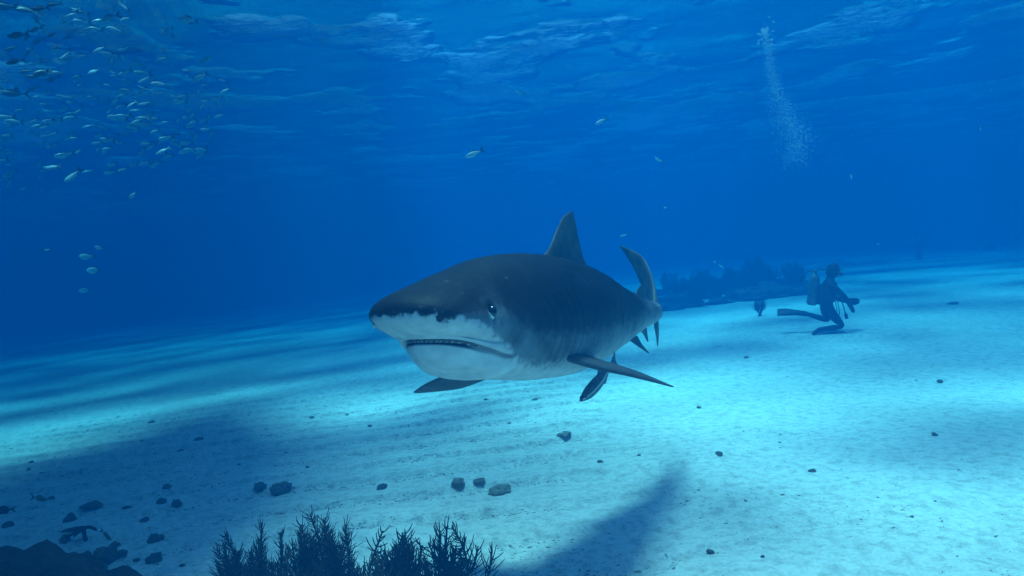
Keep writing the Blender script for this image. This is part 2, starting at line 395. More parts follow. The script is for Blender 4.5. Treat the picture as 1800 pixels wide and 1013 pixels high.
# ------------------------------------------------------------------ dive boat floating overhead, out of the picture, whose shade lies on the sand
def build_boat():
    root = empty('boat', (-3.45, 3.7, SURF)); root.rotation_euler = (0, 0, R(9))
    Ls = np.linspace(0, 1, 28); ring = np.linspace(0, math.pi, 17)
    V = np.zeros((28, 17, 3))
    for i, t in enumerate(Ls):
        w = 1.8 * min(1.0, 0.82 + 0.5 * t) * (1 - max(0, (t - 0.55) / 0.45) ** 3.0) + 0.02
        dr = 0.42 * (1 - max(0, (t - 0.6) / 0.4) ** 2)
        V[i, :, 0] = w * np.cos(ring) * (1 - 0.12 * np.sin(ring))
        V[i, :, 1] = -5.8 + 11.6 * t
        V[i, :, 2] = 0.35 - (0.35 + dr) * np.sin(ring) ** 0.7
    hull = grid_mesh('hull', V, mat=M['hull'], parent=root)
    dk = []
    for i in range(28): dk += [V[i, 0], V[i, -1]]
    deck = mesh_obj('deck', np.array(dk) - np.array([0, 0, 0.20]), [(2*i, 2*i+1, 2*i+3, 2*i+2) for i in range(27)], M['hull'], root)
    for k in range(5):
        w = 1.45
        V = [(sx * w, -4.6 + 1.7 * k + dy, 0.22 + dz) for dz in (0, 0.05) for dy in (0, 0.3) for sx in (-1, 1)]
        mesh_obj('bench', V, [(0, 1, 3, 2), (4, 6, 7, 5), (0, 2, 6, 4), (1, 5, 7, 3), (0, 4, 5, 1), (2, 3, 7, 6)], M['hull'], root, smooth=False)
    tag(root, 'low grey open dive boat afloat overhead casting shade on the sand', 'boat')
    return root
build_boat()

# ------------------------------------------------------------------ the shark
NOSE = Vector((-0.416, 2.34, CAM_Z - 0.148))
PH_S = [0, 0.6, 1.2, 2.0, 2.6, 3.0, 3.3, 3.9]
PH_A = [28, 29.5, 31, 32, 28, 14, -8, -44]
_ss = np.linspace(0, 4.2, 1681)
_ph = np.radians(pchip(PH_S, PH_A, _ss))
_dx = np.concatenate([[0], np.cumsum(0.5 * (np.sin(_ph[1:]) + np.sin(_ph[:-1])) * np.diff(_ss))])
_dy = np.concatenate([[0], np.cumsum(0.5 * (np.cos(_ph[1:]) + np.cos(_ph[:-1])) * np.diff(_ss))])
_dz = np.concatenate([[0], np.cumsum(-np.interp(_ss[1:], [0, 1.0, 1.3, 2.2, 3.0, 4.2], [0.07, 0.095, 0.13, 0.13, 0.05, 0.0]) * np.diff(_ss))])
def bend(p):
    """straight shark frame (s along the back, x to its left side, z up) -> world offset from the nose"""
    p = np.asarray(p, float); s, x, z = p[..., 0], p[..., 1], p[..., 2]
    sc = np.maximum(s, 0)
    ph = np.interp(sc, _ss, _ph)
    X = np.interp(sc, _ss, _dx) + np.minimum(s, 0) * np.sin(ph) + x * np.cos(ph)
    Y = np.interp(sc, _ss, _dy) + np.minimum(s, 0) * np.cos(ph) - x * np.sin(ph)
    Z = np.interp(sc, _ss, _dz) + z
    return np.stack([X, Y, Z], -1)

ST = [0, 0.004, 0.015, 0.04, 0.08, 0.13, 0.20, 0.30, 0.42, 0.60, 0.90, 1.2, 1.5, 1.8, 2.1, 2.4, 2.7, 2.92, 3.06]
W_ = [0.002, 0.055, 0.102, 0.150, 0.186, 0.212, 0.230, 0.246, 0.262, 0.285, 0.312, 0.316, 0.285, 0.232, 0.172, 0.120, 0.078, 0.058, 0.045]
ZT = [0.001, 0.020, 0.038, 0.058, 0.076, 0.092, 0.112, 0.142, 0.175, 0.222, 0.260, 0.268, 0.250, 0.205, 0.155, 0.115, 0.086, 0.072, 0.060]
ZB = [-0.001, -0.018, -0.032, -0.050, -0.070, -0.090, -0.115, -0.172, -0.255, -0.265, -0.275, -0.29, -0.265, -0.215, -0.160, -0.112, -0.078, -0.062, -0.05]
ZC = [0, 0, -0.002, -0.006, -0.012, -0.020, -0.030, -0.042, -0.055, -0.06, -0.05, -0.04, -0.03, -0.02, -0.01, 0, 0, 0, 0]
DJ = ([0.15, 0.2, 0.26, 0.34, 0.45, 0.6, 0.9, 1.2, 1.5, 1.9, 2.3], [0.062, 0.078, 0.076, 0.056, 0.028, 0.042, 0.064, 0.055, 0.035, 0.015, 0.0])
def jaw_line(x): return 0.158 + 0.240 * (np.abs(x) / 0.235) ** 2.6
def jaw_dist(s, x):
    return (s - jaw_line(x)) / np.sqrt(1 + (2.6 * 0.240 / 0.235 * (np.abs(x) / 0.235) ** 1.6) ** 2)
def section(s, th):
    """s, th arrays -> points in the straight frame, and the lower-jaw rise q"""
    w, zt, zb, zc = (pchip(ST, T, s) for T in (W_, ZT, ZB, ZC))
    c, sn = np.cos(th), np.sin(th)
    x = w * np.sign(c) * np.abs(c) ** 0.98
    up = zc + (zt - zc) * np.abs(sn) ** np.interp(s, [0, 0.1, 0.5, 0.9], [0.95, 1.12, 1.12, 1.0])
    lo = zc + (zb - zc) * np.abs(sn) ** np.interp(s, [0.05, 0.2, 0.3, 0.45, 0.7, 1.0], [0.8, 0.6, 0.48, 0.5, 0.7, 0.85])
    z = np.where(sn >= 0, up, lo)
    q = jaw_dist(s, x) / 0.085
    qq = np.clip(q, 0, 1)
    g = np.sqrt(1 - (1 - qq) ** 2)
    wt = np.where(sn < 0, sstep(0.0, 0.75, -sn), 0)
    side = sstep(0.0, 0.55, -sn)
    wt = np.where(s < 0.5, np.where(sn < 0, side, 0), wt)
    z = z - pchip(DJ[0], DJ[1], s) * g * wt * (s > 0.15)
    return np.stack([s, x, z], -1), q

def build_shark():
    s = np.concatenate([[0], np.geomspace(0.0015, 0.02, 14), np.linspace(0.023, 0.148, 50), np.linspace(0.150, 0.44, 230),
                        np.linspace(0.444, 1.0, 120), np.linspace(1.008, 2.0, 120), np.linspace(2.012, 3.06, 80)])
    th = np.concatenate([np.linspace(0, math.pi, 170, endpoint=False), math.pi + math.pi * np.linspace(0, 1, 400, endpoint=False)])
    S, T = np.meshgrid(s, th, indexing='ij')
    P, q = section(S, T)
    x, z = P[..., 1], P[..., 2]
    ax = np.abs(x)
    lower = np.sin(T) < 0
    # mouth: a slot along the jaw line, closing at the corners
    xc = 0.205
    open_ = sstep(xc, xc - 0.09, ax)
    qs = jaw_dist(S, x)
    slot = sstep(-0.003, 0.0, qs) * (1 - sstep(0.0025, 0.0055, qs)) * open_ * lower * (S < 0.46)
    cen = np.array([0.42, 0.0, -0.13])
    dirv = cen - P; dirv /= np.linalg.norm(dirv, axis=-1, keepdims=True)
    P = P + dirv * (slot * 0.024)[..., None]
    # lips and the fold that runs back from the corner of the mouth
    lip = np.exp(-((qs + 0.012) / 0.009) ** 2) * lower * (S < 0.5) * sstep(0.26, 0.20, ax)
    P[..., 2] -= lip * 0.006
    P[..., 1] += np.sign(x) * lip * 0.006 * sstep(0.08, 0.2, ax)
    fold = np.exp(-((qs + 0.030) / 0.006) ** 2) * lower * (S < 0.47) * sstep(0.10, 0.17, ax) * sstep(0.262, 0.235, ax)
    P = P + dirv * (fold * 0.014)[..., None]
    def seg_dist(pts, side=0):
        """distance of every vertex to a polyline in the straight frame (both sides mirrored)"""
        Q = np.stack([P[..., 0], np.abs(P[..., 1]), P[..., 2]], -1)
        best = np.full(Q.shape[:2], 9.0)
        for a, b in zip(pts[:-1], pts[1:]):
            a, b = np.array(a), np.array(b); ab = b - a
            t = np.clip(((Q - a) @ ab) / (ab @ ab), 0, 1)
            best = np.minimum(best, np.linalg.norm(Q - (a + t[..., None] * ab), axis=-1))
        return best
    def surf(sv, zv):
        """x of the flank at station sv, height zv"""
        tt = np.linspace(-math.pi / 2, math.pi / 2, 400)
        p, _ = section(np.full(400, sv), tt)
        i = np.argmin(np.abs(p[:, 2] - zv)); return float(p[i, 1])
    inward = np.stack([np.zeros_like(S), -np.cos(T), -np.sin(T) * 0.6], -1)
    # gill slits
    gill = np.zeros_like(S)
    for k in range(5):
        s0 = 0.66 + 0.062 * k
        pts = [(s0 + 0.035 * math.sin(math.pi * j / 8) - 0.012 * (j / 8), surf(s0, zz), zz) for j, zz in enumerate(np.linspace(-0.23, 0.03 + 0.01 * k, 9))]
        d = seg_dist(pts)
        gill = np.maximum(gill, np.exp(-(d / 0.006) ** 2))
        P = P + inward * (0.0080 * np.exp(-(d / 0.007) ** 2) - 0.0015 * np.exp(-((d - 0.018) / 0.012) ** 2))[..., None]
    # eye socket, brow
    es, ez = 0.272, -0.016
    ex = surf(es, ez)
    de = np.linalg.norm((np.stack([P[..., 0], np.abs(P[..., 1]), P[..., 2]], -1) - np.array([es, ex, ez])) * np.array([1.25, 1, 0.9]), axis=-1)
    P = P + inward * (0.010 * np.exp(-(de / 0.026) ** 2) - 0.006 * np.exp(-((de - 0.05) / 0.02) ** 2))[..., None]
    # nostrils on the underside edge of the snout
    ns, nzv = 0.058, -0.030
    nx = surf(ns, nzv)
    npts = [(ns - 0.012, nx - 0.006, nzv - 0.006), (ns + 0.022, nx + 0.008, nzv + 0.006)]
    dn = seg_dist(npts)
    P = P + inward * (0.022 * np.exp(-(dn / 0.009) ** 2))[..., None]
    dn2 = seg_dist([(ns + 0.02, nx + 0.004, nzv - 0.004), (ns + 0.07, nx + 0.01, nzv - 0.03)])
    P = P + inward * (0.006 * np.exp(-(dn2 / 0.012) ** 2))[..., None]
    # rib ridges along the flank, loose skin
    rm = sstep(0.95, 1.2, S) * (1 - sstep(1.9, 2.5, S)) * sstep(-0.30, -0.12, z) * (1 - sstep(0.06, 0.2, z))
    wob = S + 0.10 * z + 0.02 * vnoise(S * 3, z * 6, 2.0) + 0.012 * vnoise(S * 9, z * 12, 5.0)
    rib = np.cos(2 * math.pi * wob / 0.058) * (0.6 + 0.7 * vnoise(S * 4, z * 5, 7.0))
    P = P - inward * (0.0008 * rib * rm)[..., None]
    P = P - inward * (0.006 * fbm(S * 6, np.cos(T) * 2 + 9, np.sin(T) * 2 + 9, 3) * sstep(0.5, 0.9, S))[..., None]
    # colour guides
    zb_ = pchip([0, 0.05, 0.10, 0.16, 0.22, 0.30, 0.38, 0.45, 0.60, 0.80, 1.0, 1.4, 1.9, 2.4, 3.1],
                [-0.006, -0.012, -0.020, -0.034, -0.062, -0.105, -0.155, -0.205, -0.245, -0.255, -0.25, -0.22, -0.16, -0.06, -0.02], S)
    cs = z - zb_ + 0.012 * vnoise(S * 40, x * 40 + 40, z * 40 + 40)
    soft = pchip([0, 0.3, 0.5, 0.8, 1.1, 1.6, 3.1], [0.011, 0.013, 0.022, 0.04, 0.10, 0.13, 0.05], S)
    # tail of the dark colour bites into the nostril
    cs = cs + 0.03 * np.exp(-(dn / 0.022) ** 2)
    stripe = 0.34 * rm * sstep(0.1, 0.9, rib) * (0.55 + 0.45 * vnoise(S * 5, z * 7, 9.0))  # pale colour on rib crests imitates light caught by the ridges
    pk = sstep(2.0, 2.4, S) * sstep(0.0, 0.05, z)
    stripe = stripe + 0.35 * pk * sstep(0.2, 0.8, np.cos(2 * math.pi * (S + 0.5 * z) / 0.085 + 2 * vnoise(S * 8, z * 16, 1.0)))
    pores = sstep(0.09, 0.14, S) * (1 - sstep(0.22, 0.30, S)) * sstep(0.0, 0.02, cs) * (1 - sstep(0.07, 0.10, cs))
    mouth = np.clip(slot * 1.2, 0, 1)
    mouth = np.maximum(mouth, 0.55 * gill)
    mouth = np.maximum(mouth, 0.7 * np.exp(-((qs - 0.001) / 0.0035) ** 2) * lower * (S < 0.47) * sstep(0.12, 0.17, ax) * sstep(0.250, 0.232, ax))
    mouth = np.maximum(mouth, 0.9 * np.exp(-(dn / 0.007) ** 4))
    B = bend(P)
    o = grid_mesh('shark', B, closed_v=True, mat=M['skin'])
    o.location = NOSE
    bm = bmesh.new(); bm.from_mesh(o.data); bm.verts.ensure_lookup_table()
    nth = len(th); bm.faces.new([bm.verts[i] for i in range(nth)][::-1]); bm.to_mesh(o.data); bm.free()
    o.data.polygons.foreach_set('use_smooth', [True] * len(o.data.polygons))
    set_attr(o, 'countershade', cs); set_attr(o, 'softness', soft); set_attr(o, 'mouth', mouth)
    set_attr(o, 'stripe', np.clip(stripe, 0, 1)); set_attr(o, 'pores', pores)
    set_attr(o, 'backness', cs * (1 + 4 * (1 - sstep(0.0, 0.36, S))) + 0.16 * (1 - sstep(0.0, 0.26, S)))
    tag(o, 'large grey shark with white chin and toothed half-open mouth gliding over the sand', 'shark')

    def ellipsoid(name, centre, radii, axes, mat, parent, seg=28, ringn=18):
        u = np.linspace(0.001, math.pi - 0.001, ringn); v = np.linspace(0, 2 * math.pi, seg, endpoint=False)
        U, Vv = np.meshgrid(u, v, indexing='ij')
        loc = np.stack([np.sin(U) * np.cos(Vv) * radii[0], np.sin(U) * np.sin(Vv) * radii[1], np.cos(U) * radii[2]], -1)
        return grid_mesh(name, loc @ np.array(axes) + np.array(centre), closed_v=True, mat=mat, parent=parent)
    for sd in (1, -1):
        c = bend(np.array([es, sd * (ex - 0.008), ez]))
        a0 = bend(np.array([es + 0.01, sd * ex, ez])) - bend(np.array([es, sd * ex, ez])); a0 /= np.linalg.norm(a0)
        a2 = np.array([0.12 * a0[0], 0.12 * a0[1], 1.0]); a2 /= np.linalg.norm(a2)
        a1 = np.cross(a2, a0); a1 /= np.linalg.norm(a1)
        eye = ellipsoid('eye', c, (0.0160, 0.0180, 0.0250), (a0, a1, a2), M['eye_white'], o)
        outw = a1 if np.dot(a1, bend(np.array([es, sd * 1.0, ez])) - c) > 0 else -a1
        ellipsoid('pupil', c + outw * 0.0030 + a0 * 0.0012 + a2 * 0.0042, (0.0170, 0.0190, 0.0245), (a0, a1, a2), M['black'], eye)
        # nostril flap
        f = bend(np.array([[ns + 0.012, sd * (nx + 0.005), nzv - 0.004], [ns + 0.020, sd * (nx + 0.006), nzv - 0.026], [ns + 0.034, sd * (nx + 0.008), nzv - 0.012]]))
        nrm = np.cross(f[1] - f[0], f[2] - f[0]); nrm /= np.linalg.norm(nrm)
        fv = [*(f + nrm * 0.002), *(f - nrm * 0.002)]
        mesh_obj('nostril_flap', fv, [(0, 1, 2), (5, 4, 3), (0, 3, 4, 1), (1, 4, 5, 2), (2, 5, 3, 0)], M['flap'], o)
    # gum strip and teeth inside the slot
    xs_ = np.linspace(-0.195, 0.195, 90)
    rows = []
    for dz, ds in ((0.010, 0.016), (0.0, 0.011), (-0.010, 0.010), (-0.018, 0.014)):
        sv = jaw_line(xs_) + ds
        tt = []
        zl = np.interp(np.abs(xs_), [0, 0.1, 0.2], [0.0, 0.0, 0.0])
        zmid = mouth_z(xs_)
        rows.append(np.stack([sv, xs_ * 0.985, zmid + dz], -1))
    gum = grid_mesh('gum', bend(np.stack(rows)), mat=M['gum'], parent=o)
    tx = -0.17
    k = 0
    while tx < 0.172:
        sv = jaw_line(tx) + 0.004; zm = float(mouth_z(np.array(tx)))
        hgt = (0.005 + 0.006 * random.random()) * (1 - 0.4 * abs(tx) / 0.17); wd = 0.0035 + 0.002 * random.random()
        lean = 0.003 * random.uniform(-1, 1) + 0.004 * np.sign(tx)
        tan = np.array([2.6 * 0.240 * np.sign(tx) * abs(tx / 0.235) ** 1.6 / 0.235, 1.0, 0]); tan /= np.linalg.norm(tan)
        c0 = np.array([sv + 0.001, tx, zm - 0.017]); back = np.array([0.006, 0, 0])
        pts = [c0 - tan * wd, c0 + tan * wd, c0 + tan * wd * 0.5 + np.array([0, 0, hgt * 0.5]), c0 + tan * lean + np.array([0.001, 0, hgt]), c0 - tan * wd * 0.7 + np.array([0, 0, hgt * 0.5])]
        pv = bend(np.array(pts + [p + back for p in pts]))
        mesh_obj('tooth', pv, [(0, 1, 2, 3, 4), (9, 8, 7, 6, 5)] + [(i, 5 + i, 5 + (i + 1) % 5, (i + 1) % 5) for i in range(5)], M['tooth'], o, smooth=False)
        tx += 0.013 + 0.012 * random.random(); k += 1

    # fins
    def fin(name, Lp, Tp, thick, mat, nu=26, nv=16, ragged=0.0, seed=0, normal=None):
        u = np.linspace(0, 1, nu); ul = np.linspace(0, 1, len(Lp)); ut = np.linspace(0, 1, len(Tp))
        Lp, Tp = np.array(Lp, float), np.array(Tp, float)
        Lc = np.stack([pchip(ul, Lp[:, i], u) for i in range(3)], -1); Tc = np.stack([pchip(ut, Tp[:, i], u) for i in range(3)], -1)
        v = 0.5 - 0.5 * np.cos(np.linspace(0, math.pi, nv))
        G = Lc[:, None] + (Tc - Lc)[:, None] * v[None, :, None]
        if ragged:
            G = G + (Lc - Tc)[:, None] * (ragged * np.abs(vnoise(u * 22, seed + 0.5, 0.3))[:, None] * (v ** 6)[None])[..., None]
        du = np.gradient(G, axis=0); dv = np.gradient(G, axis=1)
        n = np.cross(du, dv); nn = np.linalg.norm(n, axis=-1, keepdims=True)
        n = np.where(nn > 1e-9, n / np.maximum(nn, 1e-9), 0)
        if normal is not None: n = np.broadcast_to(np.array(normal, float), n.shape)
        prof = (np.sqrt(v) * (1 - v) * 2.0)[None, :] * (thick * (1 - u) ** 0.7 + 0.0015)[:, None]
        A, Bk = G + n * prof[..., None], G - n * prof[..., None]
        V = np.concatenate([A, Bk[:, ::-1][:, 1:-1]], 1)
        return grid_mesh(name, bend(V), closed_v=True, mat=mat, parent=o)
    fin('dorsal_fin', [(1.10, 0, 0.235), (1.24, 0, 0.30), (1.36, 0, 0.42), (1.46, 0, 0.51), (1.56, 0, 0.55)],
        [(1.90, 0, 0.185), (1.70, 0, 0.27), (1.635, 0, 0.37), (1.61, 0, 0.455), (1.578, 0, 0.545)], 0.030, M['fin'], ragged=0.10, normal=(0, 1, 0))
    fin('second_dorsal_fin', [(2.40, 0, 0.12), (2.47, 0, 0.16), (2.56, 0, 0.20)], [(2.66, 0, 0.09), (2.63, 0, 0.13), (2.585, 0, 0.198)], 0.012, M['fin'], normal=(0, 1, 0))
    fin('anal_fin', [(2.42, 0, -0.10), (2.52, 0, -0.14), (2.61, 0, -0.20)], [(2.62, 0, -0.06), (2.62, 0, -0.12), (2.635, 0, -0.20)], 0.010, M['fin'], normal=(0, 1, 0))
    for sd in (1, -1):
        fin('pelvic_fin', [(1.93, sd * 0.09, -0.14), (2.03, sd * 0.13, -0.20), (2.12, sd * 0.17, -0.255)],
            [(2.20, sd * 0.08, -0.15), (2.17, sd * 0.11, -0.19), (2.15, sd * 0.168, -0.258)], 0.014, M['fin'])
    # pectoral fins: the near one swept back, the far one held out
    fin('pectoral_fin', [(0.80, 0.18, -0.195), (0.88, 0.34, -0.262), (1.06, 0.48, -0.325), (1.31, 0.585, -0.395)],
        [(1.12, 0.18, -0.225), (1.14, 0.31, -0.262), (1.20, 0.45, -0.312), (1.335, 0.582, -0.392)], 0.034, M['fin_under'])
    fin('pectoral_fin', [(0.84, -0.20, -0.24), (0.85, -0.38, -0.305), (0.90, -0.58, -0.370), (1.02, -0.775, -0.435)],
        [(1.14, -0.20, -0.31), (1.13, -0.36, -0.365), (1.11, -0.56, -0.425), (1.045, -0.765, -0.445)], 0.030, M['fin_under'])
    # tail: upper lobe swept up, short lower lobe
    fin('caudal_fin', [(2.84, 0, 0.02), (3.02, 0, 0.13), (3.20, 0, 0.29), (3.38, 0, 0.43), (3.68, 0, 0.54)],
        [(3.05, 0, -0.06), (3.24, 0, 0.00), (3.40, 0, 0.15), (3.53, 0, 0.34), (3.70, 0, 0.537)], 0.034, M['fin'], normal=(0, 1, 0))
    fin('caudal_lobe', [(2.86, 0, -0.02), (2.95, 0, -0.14), (3.02, 0, -0.20), (3.09, 0, -0.27)],
        [(3.12, 0, 0.02), (3.13, 0, -0.10), (3.14, 0, -0.18), (3.13, 0, -0.275)], 0.026, M['fin'], normal=(0, 1, 0))
    return o
def mouth_z(x):
    """height of the mouth line at lateral position x: underside of the snout at the jaw line"""
    x = np.asarray(x, float); out = np.zeros(x.shape)
    tt = np.linspace(math.pi, 2 * math.pi, 600)
    for i in np.ndindex(x.shape):
        sv = jaw_line(x[i]) - 0.002
        p, _ = section(np.full(600, sv), tt)
        j = np.argmin(np.abs(p[:, 1] - x[i])); out[i] = p[j, 2]
    return out
shark = build_shark()

# ------------------------------------------------------------------ tubes, fish
def tube_arrays(pts, radii, sides=6):
    pts = np.asarray(pts, float); n = len(pts)
    tan = np.gradient(pts, axis=0); tan /= np.maximum(np.linalg.norm(tan, axis=1, keepdims=True), 1e-9)
    ref = np.array([0.3, 0.9, 0.2]) if abs(tan[0] @ np.array([0, 0, 1.0])) > 0.9 else np.array([0, 0, 1.0])
    u = np.cross(tan, ref); u /= np.maximum(np.linalg.norm(u, axis=1, keepdims=True), 1e-9); w = np.cross(tan, u)
    a = np.linspace(0, 2 * math.pi, sides, endpoint=False)
    V = pts[:, None] + (np.cos(a)[None, :, None] * u[:, None] + np.sin(a)[None, :, None] * w[:, None]) * np.asarray(radii, float)[:, None, None]
    V = V.reshape(-1, 3); F = []
    for i in range(n - 1):
        for j in range(sides):
            k = (j + 1) % sides
            F.append((i * sides + j, i * sides + k, (i + 1) * sides + k, (i + 1) * sides + j))
    F.append(tuple(range(sides))[::-1]); F.append(tuple((n - 1) * sides + j for j in range(sides)))
    return V, F
class MB:
    def __init__(self): self.v, self.f, self.n = [], [], 0
    def add(self, V, F):
        self.v.append(np.asarray(V, float)); self.f += [tuple(i + self.n for i in f) for f in F]; self.n += len(V)
    def tube(self, pts, radii, sides=6): self.add(*tube_arrays(pts, radii, sides))
    def build(self, name, mat, parent=None, smooth=True): return mesh_obj(name, np.concatenate(self.v), self.f, mat, parent, smooth)

def fish_meshes(depth=0.30, width=0.15, fork=0.5):
    """unit fish, nose at +x 0.5, tail root at -0.36; returns body, tail and dorsal meshes"""
    t = np.linspace(0, 1, 15); a = np.linspace(0, 2 * math.pi, 12, endpoint=False)
    h = pchip([0, 0.08, 0.3, 0.5, 0.75, 0.93, 1], [0.015, 0.40, 0.92, 1.0, 0.62, 0.2, 0.17], t) * depth / 2
    w = pchip([0, 0.08, 0.3, 0.5, 0.75, 0.93, 1], [0.02, 0.55, 1.0, 0.95, 0.5, 0.16, 0.08], t) * width / 2
    V = np.zeros((15, 12, 3)); V[..., 0] = (0.5 - 0.88 * t)[:, None]
    V[..., 1] = w[:, None] * np.cos(a); V[..., 2] = h[:, None] * np.sin(a) - 0.02 * np.sin(math.pi * t)[:, None]
    b = grid_mesh('body', V, closed_v=True); me_b = b.data; bpy.data.objects.remove(b)
    th = 0.006
    o = [(-0.34, 0.028), (-0.46, 0.13 * fork * 2), (-0.60, 0.21 * fork * 2), (-0.50, 0.05), (-0.47, 0), (-0.50, -0.05), (-0.60, -0.21 * fork * 2), (-0.46, -0.13 * fork * 2), (-0.34, -0.028)]
    n = len(o)
    tv = [(x, th, z) for x, z in o] + [(x, -th, z) for x, z in o]
    tf = [(0, 1, 3, 4), (1, 2, 3), (4, 5, 7, 8), (5, 6, 7), (0, 4, 8)]
    tf = tf + [tuple(i + n for i in f[::-1]) for f in tf] + [(i, i + n, (i + 1) % n + n, (i + 1) % n) for i in range(n)]
    x = mesh_obj('tail', tv, tf, smooth=False); me_t = x.data; bpy.data.objects.remove(x)
    def flatfin(o):
        n = len(o); tv = [(x, 0.004, z) for x, z in o] + [(x, -0.004, z) for x, z in o]
        tf = [tuple(range(n)), tuple(range(n, 2 * n))[::-1]] + [(i, i + n, (i + 1) % n + n, (i + 1) % n) for i in range(n)]
        x = mesh_obj('f', tv, tf, smooth=False); m = x.data; bpy.data.objects.remove(x); return m
    d = depth / 2
    me_d = flatfin([(0.22, d * 0.72), (0.10, d * 1.22), (-0.05, d * 1.22), (-0.24, d * 0.72), (-0.2, d * 0.4), (0.18, d * 0.6)])
    me_p = flatfin([(-0.02, -d * 0.75), (-0.12, -d * 1.25), (-0.26, -d * 0.75), (-0.2, -d * 0.4)])
    return me_b, me_t, me_d, me_p
FM = {}
def fish(name, pos, length, heading, label, cat='fish', group=None, mats=('silver', 'tail'), shape='jack', parts=2):
    """heading: yaw (0 = to the right of the picture), pitch up, roll, in degrees"""
    key = (shape, mats)
    if key not in FM:
        ms = fish_meshes(*{'jack': (0.27, 0.13, 0.5), 'deep': (0.40, 0.15, 0.42), 'slim': (0.19, 0.11, 0.45)}[shape])
        for i, m in enumerate(ms): m.materials.append(M[mats[0] if i in (0,) else mats[1]])
        FM[key] = ms
    b, t, d, p = FM[key]
    if parts == 2 and name == 'fish':
        kb = (key, random.randrange(5))
        if kb not in FM:
            cv = random.uniform(-0.55, 0.55); dp = random.uniform(0.85, 1.15); nm = []
            for m in (b, t, d):
                m = m.copy()
                for v in m.vertices:
                    back = max(0.0, 0.25 - v.co.x); v.co.y += cv * back * back; v.co.z *= dp
                nm.append(m)
            FM[kb] = nm
        b, t, d = FM[kb]
    o = bpy.data.objects.new(name, b); col.objects.link(o)
    yaw, pit, rol = heading
    o.matrix_world = Matrix.Translation(pos) @ Matrix.Rotation(R(yaw), 4, 'Z') @ Matrix.Rotation(R(-pit), 4, 'Y') @ Matrix.Rotation(R(rol), 4, 'X') @ Matrix.Scale(length, 4)
    for nm, me in (('tail_fin', t), ('dorsal_fin', d), ('anal_fin', p))[:parts]:
        c = bpy.data.objects.new(nm, me); col.objects.link(c); c.parent = o
    tag(o, label, cat, group)
    return o

SCHOOL = 'silvery fish school below the surface'
LBL2 = 'dull silvery fork-tailed fish coloured for shade in the upper corner of the school'
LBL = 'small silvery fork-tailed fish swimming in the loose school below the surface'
def img_fish(px, py, length_px, y, ang, turn, label, **kw):
    """a fish seen length_px long at forward distance y; ang: direction of the head in the picture
    (degrees, 0 right, 90 up); turn: how far the head is turned towards (+) or away from (-) the viewer"""
    pos = at(px, py, y)
    L = length_px * y / FPX / max(0.35, math.cos(R(turn))) / 1.1
    c = math.cos(R(ang)); pit = math.degrees(math.asin(math.sin(R(ang)) * math.cos(R(turn))))
    yaw = (0 if c >= 0 else 180) + (-turn if c >= 0 else turn)
    return fish('fish', pos, L, (yaw, pit, kw.pop('roll', 0)), label, **kw)
# fish that can be told apart
img_fish(833, 270, 37, 7.5, 200, 12, 'lone pale fish with dark forked tail high above the shark back', parts=3)
img_fish(1057, 213, 27, 9.0, 205, 15, 'lone pale fish with forked tail up above the shark dorsal fin tip', parts=3)
img_fish(1157, 281, 18, 9.5, 145, 40, 'lone pale fish without visible tail in open water above the shark tail')
img_fish(912, 163, 14, 10.5, 170, 50, 'tiny pale round-looking fish in open water beneath the glittering surface')
img_fish(1098, 413, 22, 9.5, 190, 20, 'slim pale fish right above the shark tail fin tip', shape='slim')
img_fish(1170, 365, 12, 13, 190, 30, 'very faint small fish above and beyond the shark tail', shape='slim')
img_fish(1257, 461, 10, 13, 150, 40, 'tiny bright fish over the hazy coral patch, first of two')
img_fish(1268, 469, 14, 13.5, 140, 25, 'faint fish close over the hazy coral patch beside a tiny bright one')
img_fish(330, 35, 31, 8.0, 175, 25, 'bright white fish with forked tail just under the glittering surface', shape='deep', parts=3)
img_fish(362, 105, 25, 8.5, 10, 25, 'pale fish at the edge of the school heading the opposite way to the rest', parts=3)
img_fish(233, 343, 17, 9.5, 235, 30, 'faint fish hanging beneath the lower edge of the school', shape='deep')
img_fish(84, 439, 11, 9.0, 185, 20, 'small bright fish alone in dark open water below the school')
img_fish(175, 436, 13, 11, 150, 45, 'faint oval fish, topmost of a short trail in dark open water', shape='deep')
img_fish(152, 451, 11, 11, 180, 70, 'faint fish seen head on, upper of two in a short trail', shape='deep')
img_fish(166, 475, 12, 11, 180, 70, 'faint fish seen head on, lower of two in a short trail', shape='deep')
img_fish(150, 510, 11, 11.5, 190, 65, 'faint fish at the bottom end of a short trail in dark open water', shape='deep')
img_fish(1497, 310, 12, 11, 255, 55, 'small pale fish turned tail up in open water above the diver', shape='deep')
img_fish(1724, 226, 11, 11.5, 240, 50, 'small pale fish in open water far from the bubbles', shape='deep')
img_fish(1742, 158, 8, 12.5, 265, 30, 'tiny pale fish swimming straight down near the surface')
img_fish(1545, 429, 9, 14, 200, 30, 'tiny pale fish in the haze right above the diver')
img_fish(1779, 445, 10, 13, 190, 20, 'tiny pale fish low over the far pale sand', shape='slim')
img_fish(70, 876, 37, 4.3, -8, 12, 'olive fish with forked tail hovering above rubble on shaded sand', mats=('yellow', 'tail'), parts=3)
img_fish(6, 897, 32, 3.6, 172, 25, 'dark rounded reef fish hovering over the black rock', mats=('darkfish', 'darkfish'), shape='deep', parts=3)
img_fish(187, 941, 30, 3.7, -40, 20, 'olive fish nosing down beside the branching sponge', mats=('yellow', 'tail'), parts=3)
